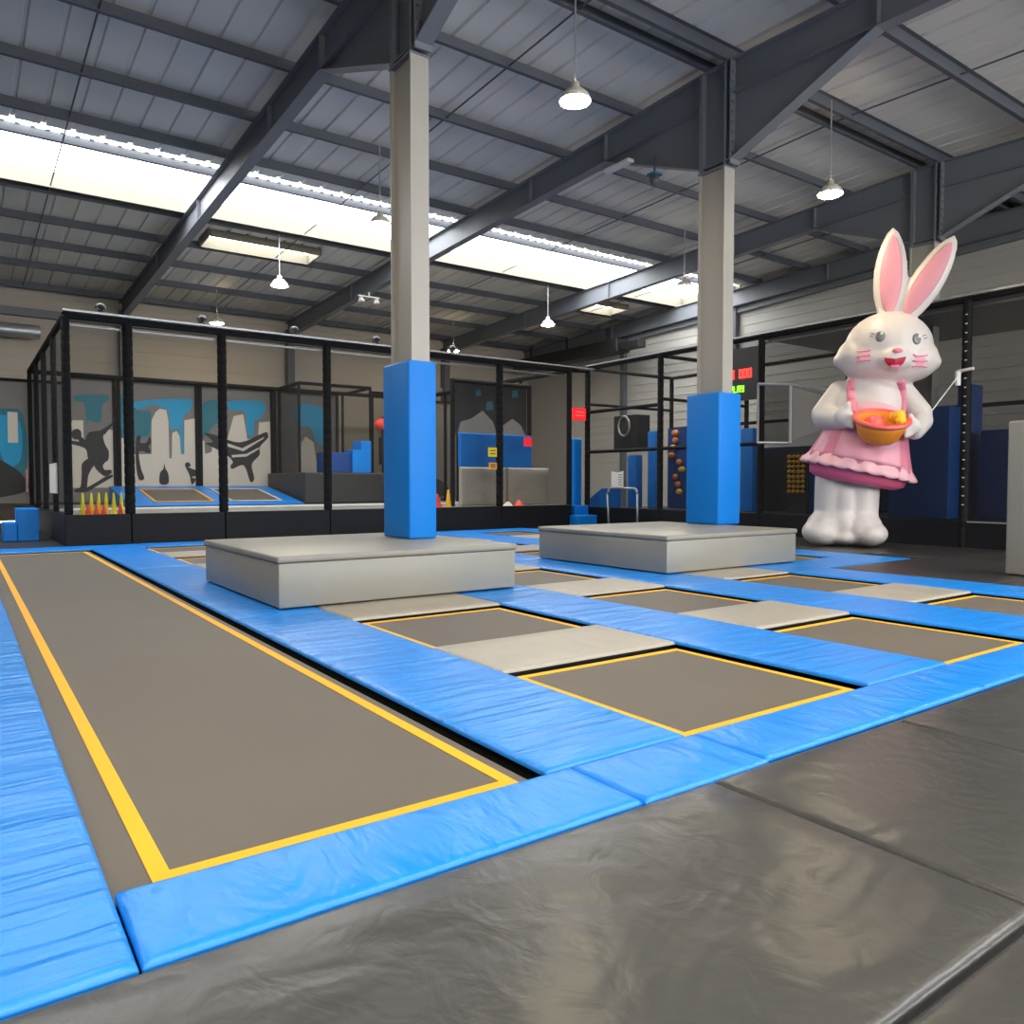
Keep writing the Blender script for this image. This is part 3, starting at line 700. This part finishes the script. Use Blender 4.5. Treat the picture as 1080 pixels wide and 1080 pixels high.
for a, b in zip(SY, SY[1:]):
    bm = nb(); box(bm, XS-.06, XS+.1, b+.006, a-.006, -.04, .5, bev=.012); obj('plinth_panel', bm, 'plinth', sc)
bm = nb(); box(bm, XS+.11, 21.4, SY[-1], SY[0]+.1, -.04, .46); obj('platform_deck', bm, 'floor', sc)
bm = nb(); box(bm, XS-.075, XS-.06, 3., 6.95, .465, .49); obj('edge_strip', bm, 'galv', sc)
bm = nb()
for k in range(22): tube(bm, (XS-.09, 7.0, .8+.17*k), (XS-.09, 7.04, .8+.17*k), .009, 6)
obj('cable_ties', bm, 'trim_w', sc)
# obstacle pieces
def opad(x0, x1, y0, y1, z0, z1, m, label, name='foam_pad', cat='pad', group=None, bev=.04):
    bm = nb(); box(bm, x0, x1, y0, y1, z0, z1, bev=bev); o = obj(name, bm, m); smooth_by_angle(o); return tag(o, label, cat, group)
DK = .463
GO = 'padded obstacle posts'
opad(16.8, 17.15, 16.3, 16.62, DK, 2.76, 'blue_up', 'slim blue padded post behind the tall net bay, by its right end', 'padded_post', 'post', GO)
opad(16.9, 17.2, 17.2, 17.58, DK, 2.08, 'blue_up', 'blue padded post under the black speaker', 'padded_post', 'post', GO)
opad(16.85, 17.2, 12.87, 13.27, DK, 2.65, 'blue_up', 'blue padded post just right of the padded column', 'padded_post', 'post', GO)
opad(17.4, 17.75, 11.46, 11.87, DK, 1.56, 'blue_up', 'short blue padded post beside the rabbit skirt', 'padded_post', 'post', GO)
bm = nb(); prism(bm, [(18.39, DK), (17.65, DK), (17.65, 1.05), (18.39, .62)], 'x', 15.9, 16.7); tag(obj('foam_wedge', bm, 'blue_up'), 'low blue foam wedge behind the net above the tubular hoop', 'block')
opad(16.5, 17.2, 7.78, 9.05, DK, 2.8, 'blue_shaded', 'big blue pad right of the rabbit, shade put into its colour', 'foam_pad', 'pad', 'big wall pads')
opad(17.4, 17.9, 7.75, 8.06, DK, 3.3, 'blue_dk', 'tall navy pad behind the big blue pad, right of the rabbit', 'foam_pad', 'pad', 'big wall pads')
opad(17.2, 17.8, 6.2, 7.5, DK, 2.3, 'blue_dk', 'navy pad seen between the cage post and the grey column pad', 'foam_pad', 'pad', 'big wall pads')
bm = nb(); prism(bm, [(13.2, DK), (11.9, DK), (11.9, 1.1), (12.4, 1.95), (13.2, 1.95)], 'x', 17.6, 18.4); tag(obj('foam_wedge', bm, 'block'), 'dark sloping foam ramp left of the rabbit, below the grey net box', 'block')
for k, (a, b, l) in enumerate(((2.2, 6.9, 'added navy backing darkening the rear of the side cage, by the right picture edge'), (6.95, 11.5, 'added navy backing darkening the rear of the side cage, behind the rabbit'), (11.55, 14.9, 'added navy backing darkening the rear of the side cage, behind the climbing pieces'))):  # panels added to darken the low background of the cage
    opad(19.3, 19.5, a, b, DK, 2.25, 'backing', l, 'dark_backing', 'pad', 'side cage dark backing')
# climbing wall with yellow studs and hold panel
t = thing('stud_wall', 'dark board with rows of yellow studs beside the rabbit', 'climbing wall', (17.1, 11.72, .94))
bm = nb(); box(bm, 0, .1, -.28, .26, -.47, 1.05); obj('board', bm, 'block', t)
for i in range(4):
    for k in range(8):
        bm = nb(); ball(bm, (-.03, .2-.13*i, .06+.125*k), (.06, .05, .05), u=10, v=8); obj('stud', bm, 'yel_toy', t, smooth=True)
t = thing('hold_panel', 'blue panel with orange climbing holds left of the padded column', 'climbing wall', (17.6, 16.15, DK))
bm = nb(); box(bm, 0, .1, -.75, .4, 0, 2.4); obj('board', bm, 'blue_dk', t)
rr = random.Random(3)
for k in range(9):
    bm = nb(); ball(bm, (-.03, rr.uniform(-.2, .22), .5+.22*k), (.07, .1+.05*rr.random(), .09), u=10, v=8); obj('hold', bm, 'orange' if k % 3 else 'yel_toy', t, smooth=True)
# black speaker with a grey ring
t = thing('speaker', 'black box speaker with a pale grey ring, hung in the side cage', 'speaker', (16.9, 17.7, 2.2))
bm = nb(); box(bm, 0, .6, -.5, .5, 0, 1.12, bev=.02); obj('cabinet', bm, 'black', t)
bm = nb()
pts = [(-.03, .24*math.cos(a), .78+.3*math.sin(a)) for a in [2*PI*i/28 for i in range(29)]]
path(bm, pts, .035, 6); obj('ring', bm, 'galv', t)
bm = nb(); ball(bm, (.0, 0, .78), (.02, .21, .26)); obj('speaker_cone', bm, 'block', t, smooth=True)
# light grey net box with tubular frame, left of the rabbit
t = thing('net_box', 'grey fabric goal box on a pale tubular frame, left of the rabbit', 'frame', (15.12, 10.55, 2.1))
P8 = [(0, .86, 1.4), (0, 0, 1.3), (0, 0, 0), (0, .86, .05)]
bm = nb(); path(bm, [P8[0], P8[1], P8[2]], .035, 8); tube(bm, P8[1], (.1, -.95, 1.08), .03); tube(bm, P8[3], P8[2], .03); tube(bm, P8[0], P8[3], .03); obj('tube_frame', bm, 'galv', t)
bm = nb(); poly(bm, [(.0, -.03, 1.25), (.05, -.9, .95), (.05, -.85, .3), (.0, -.03, .05)]); poly(bm, [(0, -.03, 1.25), (.05, -.9, .95), (.5, -.9, 1.0), (.5, 0, 1.25)])
obj('fabric', bm, 'fab', t, normals=False)
bm = nb(); poly(bm, [P8[0], P8[1], P8[2], P8[3]]); obj('side_net', bm, 'net_dk', t, normals=False)
# LED score board hung on the cage
t = thing('score_board', 'black electronic score board with red digits and green letters', 'sign', (15.38, 12.12, 3.2))
bm = nb(); box(bm, 0, .1, -.5, .78, 0, 1.25, bev=.01); obj('case', bm, 'black', t)
SEG = {'0': 'abcdef', '1': 'bc', '3': 'abgcd', 'P': 'abefg', 'L': 'def', 'A': 'abcefg', 'Y': 'fgbcd'}
def digit(bm, ch, y, z, w, h, sw):
    # board faces -X; characters run towards -Y
    S_ = {'a': ((0, h), (w, h)), 'b': ((w, h), (w, h/2)), 'c': ((w, h/2), (w, 0)), 'd': ((0, 0), (w, 0)), 'e': ((0, h/2), (0, 0)), 'f': ((0, h), (0, h/2)), 'g': ((0, h/2), (w, h/2))}
    for s in SEG[ch]:
        (u0, v0), (u1, v1) = S_[s]
        a0, a1 = min(u0, u1)-sw/2, max(u0, u1)+sw/2; b0, b1 = min(v0, v1)-sw/2, max(v0, v1)+sw/2
        box(bm, -.012, 0, y-a1, y-a0, z+b0, z+b1)
for i, ch in enumerate('00 000'):
    if ch == ' ': continue
    bm = nb(); digit(bm, ch, .40-.125*i, .545, .075, .18, .032); obj('digit', bm, 'led_r', t)
for i, ch in enumerate('PLAY'):
    bm = nb(); digit(bm, ch, .30-.11*i, .21, .06, .13, .026); obj('letter', bm, 'led_g', t)
# hoop rail and notice in front of the side cage
t = thing('hoop_rail', 'grey tubular hoop rail standing behind the farther grey block', 'rail', (15.2, 16., 0))
bm = nb(); path(bm, [(0, .55, -.04), (0, .62, .9), (0, .55, 1.03), (0, .45, 1.07), (0, -.45, 1.07), (0, -.56, 1.03), (0, -.6, .9), (0, -.6, -.04)], .03, 8); obj('tube', bm, 'galv', t, smooth=True)
bm = nb(); box(bm, -.07, .07, .5, .6, -.044, -.02); box(bm, -.07, .07, -.65, -.55, -.044, -.02); obj('foot_plate', bm, 'galv', t)
t = thing('notice', 'open white notice sheet hung on the side cage above the hoop rail', 'sign', (15.47, 16.45, 1.06))
bm = nb()
for s in (0, 1):
    poly(bm, [(-.04, 0, 0), (-.09 if s else -.0, .3 if not s else -.3, .02), (-.09 if s else 0., .3 if not s else -.3, .5), (-.04, 0, .46)])
obj('sheet', bm, 'paper', t, normals=False)
bm = nb()
for k in range(5): box(bm, -.085, -.08, -.25, -.08, .1+.07*k, .115+.07*k)
obj('print', bm, 'ink', t)

# ventilation duct under the eaves, dark ducts in the far corner
bm = nb(); tube(bm, (XL+1, 29.0, 6.0), (2.2, 29.0, 6.0), .22, 20)
for k in range(13):
    tube(bm, (XL+1.+k*1.05, 29., 6.0), (XL+1.03+k*1.05, 29., 6.), .235, 20)
o = obj('ventilation_duct', bm, 'galv'); smooth_by_angle(o); tag(o, 'long round silver ventilation duct under the back eaves', 'duct')
t = thing('heater_duct', 'dark boxy duct run high in the far right corner', 'duct', (20.9, 25.4, 6.25))
bm = nb(); box(bm, -.35, .35, -3.4, 3.4, 0, .5, bev=.03); box(bm, -.2, .2, -4.4, -3.4, .05, .35, bev=.02); obj('body', bm, 'black', t)
bm = nb()
for y in (-2.5, 0, 2.5): box(bm, -.03, .03, y-.03, y+.03, .5, 1.05)
obj('hanger', bm, 'black', t)
bm = nb(); box(bm, 16., 20., 29.4, 29.575, 5.2, 5.35); tag(obj('pale_strip', bm, 'galv'), 'pale cable tray on the back wall near the far right corner', 'tray')

# ------------------------------------------------------------------ hanging lamps
def pendant(x, y, z, label, m='lamp', scale=1.):
    t = thing('pendant_lamp', label, 'lamp', (x, y, z), group='hanging high-bay lamps')
    top = zr(y)+.05-z
    bm = nb(); tube(bm, (0, 0, .24), (0, 0, top), .012, 6); obj('suspension_rod', bm, 'galv', t)
    bm = nb(); lathe(bm, [(.04, .26), (.06, .25), (.07, .17), (.13, .14), (.19*scale, .08), (.225*scale, .0), (.215*scale, -.002), (.19*scale, .06)], n=28, cap=False); o = obj('reflector', bm, 'alu', t, smooth=True)
    bm = nb(); lathe(bm, [(.20*scale, .005), (.21*scale, -.012), (.17*scale, -.03), (.0001, -.036)], n=28, cap=False); obj('diffuser', bm, m, t, smooth=True)
pendant(7.05, 8.4, 6.48, 'lit hanging lamp high between the two blue columns, nearest of all')
pendant(13.0, 8.3, 6.45, 'lit hanging lamp above and left of the rabbit ears')
pendant(7.0, 20.4, 6.42, 'lit hanging lamp below the small rooflight, left of the left column')
pendant(15.9, 20.3, 6.42, 'lit hanging lamp left of the farther column, below the long skylight')
pendant(7.0, 14.4, 6.4, 'dim hanging lamp against the skylight, touching the left column', 'lamp_off')
pendant(15.9, 14.4, 6.45, 'lit hanging lamp by the left edge of the farther column, against the skylight')
pendant(15.9, 26.3, 6.4, 'small lit lamp just right of the left column, far back')
pendant(7.0, 26.5, 6.45, 'small lit lamp far back above the left part of the cage')
for x, y in ((1., 8.4), (-5., 8.4), (1., 2.4), (7., 2.4), (13., 2.4), (1., -3.6), (7., -3.6), (13., -3.6), (-5., -3.6), (-5., 2.4)):  # unseen lamps added to brighten the near part of the hall
    pendant(x, y, 6.45, 'unseen hanging lamp added to light the near part of the hall')
# fittings on the rafters
t = thing('emergency_light', 'white emergency light bar under the haunch by the farther column', 'lamp', (10.3, 11.0, 7.17))
bm = nb(); box(bm, -.08, .08, -.35, .35, 0, .07, bev=.015); obj('body', bm, 'trim_w', t)
t = thing('security_camera', 'small dark dome camera under the haunch by the farther column', 'camera', (10.35, 10.1, 6.55))
bm = nb(); tube(bm, (0, 0, .2), (0, 0, .55), .02); ball(bm, (0, 0, .12), (.09, .09, .1)); obj('dome', bm, 'steel_dk', t, smooth=True)
bm = nb(); box(bm, -.1, .1, -.1, .1, .2, .24); obj('plate', bm, 'teal', t)
t = thing('spotlight', 'cluster of two white floodlights under the second rafter, left of the column', 'lamp', (10.4, 22.2, 6.86))
bm = nb(); tube(bm, (0, 0, .1), (0, 0, .24), .03); box(bm, -.35, .35, -.03, .03, .06, .1); obj('bracket', bm, 'trim_w', t)
for s in (-1, 1):
    bm = nb(); lathe(bm, [(.05, .04), (.12, -.1), (.11, -.1), (.03, .02)], (s*.25, 0, 0), n=14, cap=False); ball(bm, (s*.25, 0, .0), (.07, .07, .07), u=10, v=8); obj('head', bm, 'trim_w', t, smooth=True)

# ------------------------------------------------------------------ inflatable rabbit
K = .0182
HEAD = math.atan2(14.05, 8.55)
rabbit = thing('inflatable_rabbit', 'giant white inflatable rabbit in a pink dress holding an orange basket', 'inflatable', (14.0, 8.53, -.006), -HEAD)
def L(px, py, y=0.): return Vector(((px-891)*K, y*K, (576-py)*K))
def capsule(bm, a, b, r, r2=None, n=8):
    for i in range(n+1):
        t = i/n; rr_ = r+(r2-r)*t if r2 is not None else r
        ball(bm, a.lerp(b, t), (rr_*K,)*3, u=16, v=12)
def ellip(bm, px, py, y, rx, ry, rz, tilt=0., yaw=0.):
    ball(bm, L(px, py, y), (rx*K, ry*K, rz*K), rot=Matrix.Rotation(math.radians(yaw), 3, 'Z') @ Matrix.Rotation(math.radians(tilt), 3, 'Y'))
bm = nb()
for s, cx in ((-1, 879), (1, 907)):
    capsule(bm, L(cx, 505), L(cx-1, 548), 18.5, 18, 10)
    ellip(bm, cx, 556, -2, 20, 24, 20)
ellip(bm, 892, 530, -4, 14, 17, 40)
ellip(bm, 869, 561, -9, 20, 25, 14.5, 0, -16); ellip(bm, 871, 554, -5, 18, 22, 16)
ellip(bm, 913, 562, -7, 19.5, 25, 13.5, 0, 18); ellip(bm, 910, 555, -4, 18, 22, 16)
ellip(bm, 891, 553, -3, 16, 23, 23); ellip(bm, 891, 566, -5, 20, 22, 9)
ellip(bm, 902, 472, 0, 38, 32, 40, 12)
ellip(bm, 912, 432, 0, 35, 29, 42, 8)
ellip(bm, 924, 402, -2, 27, 24, 18)
# arms
capsule(bm, L(884, 412, 0), L(869, 436, -4), 12, 13)
capsule(bm, L(870, 440, -8), L(888, 444, -33), 12.5, 10)
ellip(bm, 889, 441, -38, 10, 9, 10); capsule(bm, L(890, 437, -40), L(893, 430, -44), 4.5, 3.5, 4)
for dz in (-5, 0, 5): capsule(bm, L(892, 445+dz, -42), L(897, 447+dz, -48), 3.6, 3.2, 3)
capsule(bm, L(944, 414, 0), L(960, 438, -6), 11.5, 12)
capsule(bm, L(961, 446, -10), L(954, 457, -30), 11.5, 9.5)
ellip(bm, 951, 453, -38, 9, 9, 9); capsule(bm, L(951, 450, -38), L(949, 443, -44), 4.2, 3.2, 4)
for dz in (-4, 1, 6): capsule(bm, L(949, 455+dz, -42), L(945, 457+dz, -46), 3.4, 3., 3)
# head
ellip(bm, 930, 369, -4, 42, 36, 36, 4)
ellip(bm, 928, 384, -6, 45, 34, 25, 4)
ellip(bm, 905, 379, -5, 25, 28, 21, 22); ellip(bm, 954, 384, -5, 23, 28, 21, -20)
ellip(bm, 890, 381, -5, 13, 17, 9, 8); ellip(bm, 966, 387, -5, 13, 17, 10, -6)
ellip(bm, 935, 386, -34, 17, 13, 12)
def ear_profile(Lg, W, n=14):
    return [(max(1e-4, W*math.sin(PI*min(1, i/n)**.95)**.62) if 0 < i < n else 1e-4, Lg*i/n) for i in range(n+1)]
def ear(bm, base, tip, W, flat, y):
    a, b = L(*base, y), L(*tip, y); d = b-a
    tmp = nb(); lathe(tmp, ear_profile(d.length, W*K), n=24, sy=flat, cap=False)
    ang = math.atan2(d.x, d.z)
    bmesh.ops.transform(tmp, matrix=Matrix.Translation(a) @ Matrix.Rotation(ang, 4, 'Y'), verts=tmp.verts)
    me = bpy.data.meshes.new('t'); tmp.to_mesh(me); tmp.free(); bm.from_mesh(me); bpy.data.meshes.remove(me)
ear(bm, (929, 349), (933, 244), 16.5, .42, 0)
ear(bm, (940, 349), (990, 259), 16, .42, 0)
from mathutils.bvhtree import BVHTree
bvh = BVHTree.FromBMesh(bm)
body = obj('body', bm, 'inflate', rabbit, smooth=True)
md = body.modifiers.new('r', 'REMESH'); md.mode = 'VOXEL'; md.voxel_size = .028; md.use_smooth_shade = True
md = body.modifiers.new('s', 'SMOOTH'); md.factor = .6; md.iterations = 12
def onface(px, py, lift=0.):
    p = L(px, py, -200); h = bvh.ray_cast(p, Vector((0, 1, 0)))
    if h[0] is None: return L(px, py, -30), Vector((0, -1, 0))
    return h[0]+h[1]*lift, h[1]
def sticker(bm, px, py, rx, rz, th=.014, roll=0., mi=0):
    c, n = onface(px, py)
    rot = n.to_track_quat('Y', 'Z').to_matrix()
    ball(bm, c, (rx*K, th, rz*K), rot=rot @ Matrix.Rotation(math.radians(roll), 3, 'Y'), mi=mi)
for (b, tp, W) in (((930, 337), (933, 254), 10.5), ((944, 339), (986, 268), 10)):
    bm = nb(); ear(bm, b, tp, W, .30, -5.5); obj('inner_ear', bm, 'ear_pink', rabbit, smooth=True)
for px, py in ((921.3, 363), (954, 367)):
    bm = nb(); sticker(bm, px, py, 4.6, 5.6, .03); e = obj('eye', bm, 'eye', rabbit, smooth=True)
    bm = nb(); c, n = onface(px+1.2, py-2, .03); ball(bm, c, (1.4*K, 1.2*K, 1.6*K), u=12, v=8); obj('eye_shine', bm, 'white', e, smooth=True)
    bm = nb(); sg = -1 if px < 930 else 1
    for k in range(2):
        c, n = onface(px+sg*(5.4+1.2*k), py-3.2+2.6*k, .012); c2, n2 = onface(px+sg*(8+1.2*k), py-4.2+2.6*k, .012); tube(bm, c, c2, .45*K, 5)
    obj('eyelash', bm, 'eye', e)
bm = nb(); sticker(bm, 936.5, 379, 4.8, 3., .045); obj('nose', bm, 'pink', rabbit, smooth=True)
bm = nb()
ring = []
for i in range(25):
    a = PI+PI*i/24
    ring.append((934.6+9.*math.cos(a), 386.0-8.2*math.sin(a)))
ring = [(934.6+9, 385.4), (934.6, 387.4), (934.6-9, 385.4)] + ring[1:-1]
vs = [bm.verts.new(onface(*p, .02)[0]) for p in ring]
cvx = bm.verts.new(onface(934.6, 391, .045)[0])
for i in range(len(vs)): bm.faces.new((vs[i], vs[(i+1) % len(vs)], cvx))
bmesh.ops.solidify(bm, geom=bm.faces[:], thickness=-.03)
mo = obj('mouth', bm, 'lips', rabbit, smooth=False)
bm = nb(); c, n = onface(934.6, 393.0, .04); ball(bm, c, (4.5*K, .6*K, 2.2*K), u=14, v=8); obj('tongue', bm, 'pink', mo, smooth=True)
for sgn, cx, cy in ((-1, 907, 381), (1, 956.5, 388.5)):
    bm = nb(); sticker(bm, cx, cy, 5.8, 5.6, .010); cb = obj('cheek_blush', bm, 'pink_pale', rabbit, smooth=True)
    for k in (-1, 0, 1):
        pts = [onface(cx+sgn*u, cy+k*4+.18*abs(u)*k, .018)[0] for u in (-6, -2, 3, 7)]
        bm = nb(); path(bm, pts, .75*K, 6); obj('whisker', bm, 'whisker', cb)
# dress: flared skirt with scalloped hem over a darker underskirt, bib and straps
def skirt(prof, waves, amp, m, name, c, tilt, parent, sy=.82, n=96, thick=.02, wv0=.5, drop=0., a0=0., a1=360.):
    bm = nb(); rings = []
    zmin = min(p[1] for p in prof); zmax = max(p[1] for p in prof)
    for (r, z) in prof:
        u = (zmax-z)/(zmax-zmin); w = max(0, (u-wv0)/(1-wv0))
        rg = []
        for i in range(n):
            a = math.radians(a0+(a1-a0)*i/(n if a1-a0 == 360 else n-1))
            rr_ = r*(1+amp*w*math.cos(waves*a)); zz = z-drop*w*abs(math.sin(waves*a/2))
            rg.append(bm.verts.new((rr_*K*math.cos(a), sy*rr_*K*math.sin(a), zz*K)))
        rings.append(rg)
    for p, q in zip(rings, rings[1:]):
        for i in range(n if a1-a0 == 360 else n-1): bm.faces.new((p[i], p[(i+1) % n], q[(i+1) % n], q[i]))
    bmesh.ops.transform(bm, matrix=Matrix.Translation(L(*c)) @ Matrix.Rotation(math.radians(tilt), 4, 'Y'), verts=bm.verts)
    o = obj(name, bm, m, parent, smooth=True)
    md = o.modifiers.new('t', 'SOLIDIFY'); md.thickness = thick
    return o
dress = skirt([(36.5, 32), (37.5, 26), (39.5, 18), (42.5, 8), (46, -3), (49.5, -13), (52, -20)], 16, .02, 'pink', 'dress', (908, 470), 12.5, rabbit)
skirt([(49, -14), (52.5, -18.5), (55.5, -23), (57, -26)], 22, .035, 'pink_pale', 'hem_ruffle', (908, 470), 12.5, dress, drop=2.5, wv0=.2)
skirt([(47, -16), (49, -26), (46.5, -36), (38, -40.5), (30, -41)], 8, .01, 'pink_dk', 'underskirt', (908, 470), 11, dress)
bm = nb(); ellip(bm, 913, 437, -6, 31, 26.5, 20, 8); bv = obj('bib', bm, 'pink_pale', dress, smooth=True)
for pts in ([(896, 404), (895.5, 414), (896, 424), (897, 436)], [(941, 406), (943, 414), (944, 424), (943, 436)]):
    q = [onface(*p, .012)[0] for p in pts]
    bm = nb()
    for a, b in zip(q, q[1:]):
        for t_ in range(7): ball(bm, a.lerp(b, t_/6), (4.4*K, 1.6*K, 2.6*K), u=12, v=8)
    obj('strap', bm, 'pink', dress, smooth=True)
skirt([(37.6, 30), (38.6, 26), (40.6, 18), (43.6, 8), (47.1, -3), (50.4, -12), (52, -16)], 16, .02, 'pink_mid', 'apron', (908, 470), 12.5, dress, a0=238, a1=318)
# basket
bk = bpy.data.objects.new('basket', None); C.objects.link(bk); bk.parent = rabbit
bk.location = L(923.5, 446, -50); bk.rotation_euler = (math.radians(27), math.radians(8), 0)
bm = nb(); lathe(bm, [(.001, -23*K), (15*K, -23*K), (19*K, -19*K), (22.5*K, -9*K), (25*K, 0), (22.5*K, 0), (17*K, -15*K), (.001, -18*K)], n=40, cap=False, sy=.85); obj('bowl', bm, 'orange', bk, smooth=True)
bm = nb(); lathe(bm, [((25+2.4*math.cos(a))*K, 2.4*K*math.sin(a)) for a in [2*PI*i/12 for i in range(13)]], n=48, cap=False, sy=.85); obj('rim', bm, 'coral', bk, smooth=True)
bm = nb(); ball(bm, (15*K, 4*K, 3*K), (6*K, 6*K, 6.5*K)); ball(bm, (17*K, -2*K, 1*K), (5*K, 5*K, 5*K)); ball(bm, (10*K, 8*K, 0), (5*K, 5*K, 5*K)); obj('toy_egg', bm, 'yel_toy', bk, smooth=True)
bm = nb(); ball(bm, (-6*K, 2*K, -5*K), (9*K, 9*K, 7*K)); obj('toy_egg', bm, 'coral', bk, smooth=True)
# tether ropes
Mr = Matrix.Translation((14.0, 8.53, 0)) @ Matrix.Rotation(-HEAD, 4, 'Z')
e = Mr @ L(964, 447, 6)
bm = nb(); tube(bm, e, (15.45, 7.09, 3.3), .012, 6); tag(obj('tether_rope', bm, 'trim_w'), 'thin white tether rope from the rabbit to the cage post at right', 'rope')
bm = nb(); tube(bm, (15.43, 7.14, 3.05), (15.43, 7.14, 3.32), .05, 10); tube(bm, (15.43, 7.14, 3.32), (15.40, 6.85, 3.34), .03, 8); tag(obj('rope_hook', bm, 'trim_w'), 'white hook on the cage post holding the rabbit tether', 'hook')

# ------------------------------------------------------------------ daylight, camera, view
w = bpy.data.worlds.new('World'); bpy.context.scene.world = w; w.use_nodes = True
bg = w.node_tree.nodes['Background']; bg.inputs[0].default_value = (.975, .985, 1., 1); bg.inputs[1].default_value = 8.5
for y0, y1 in ((SKY0, SKY1), (NS0, NS1)):                     # portals help the sky light find the roof strips
    ld = bpy.data.lights.new('sky_portal', 'AREA'); ld.shape = 'RECTANGLE'; ld.size = XR-XL; ld.size_y = y1-y0
    ld.cycles.is_portal = True
    lo = bpy.data.objects.new('sky_portal', ld); C.objects.link(lo); lo.location = ((XL+XR)/2, (y0+y1)/2, zr((y0+y1)/2)+.45)
ld = bpy.data.lights.new('window_portal', 'AREA'); ld.shape = 'RECTANGLE'; ld.size = XR; ld.size_y = 4.8; ld.cycles.is_portal = True  # portal for the added near wall windows
lo = bpy.data.objects.new('window_portal', ld); C.objects.link(lo); lo.location = (XR/2, YN-.25, 4.); lo.rotation_euler = (PI/2, 0, 0)
cam = bpy.data.cameras.new('Camera'); co = bpy.data.objects.new('Camera', cam); C.objects.link(co)
cam.sensor_width = 36; cam.lens = 36*819/1080.; cam.clip_end = 200; cam.clip_start = .02
co.location = (0, 0, 1.2)
co.rotation_euler = (PI/2-math.atan(30/819), 0, -math.atan(583/819))
S_ = bpy.context.scene; S_.camera = co
S_.view_settings.view_transform = 'Standard'; S_.view_settings.look = 'None'
S_.view_settings.gamma = 1; S_.view_settings.exposure = .55
S_.cycles.transparent_max_bounces = 24
S_.cycles.max_bounces = 8
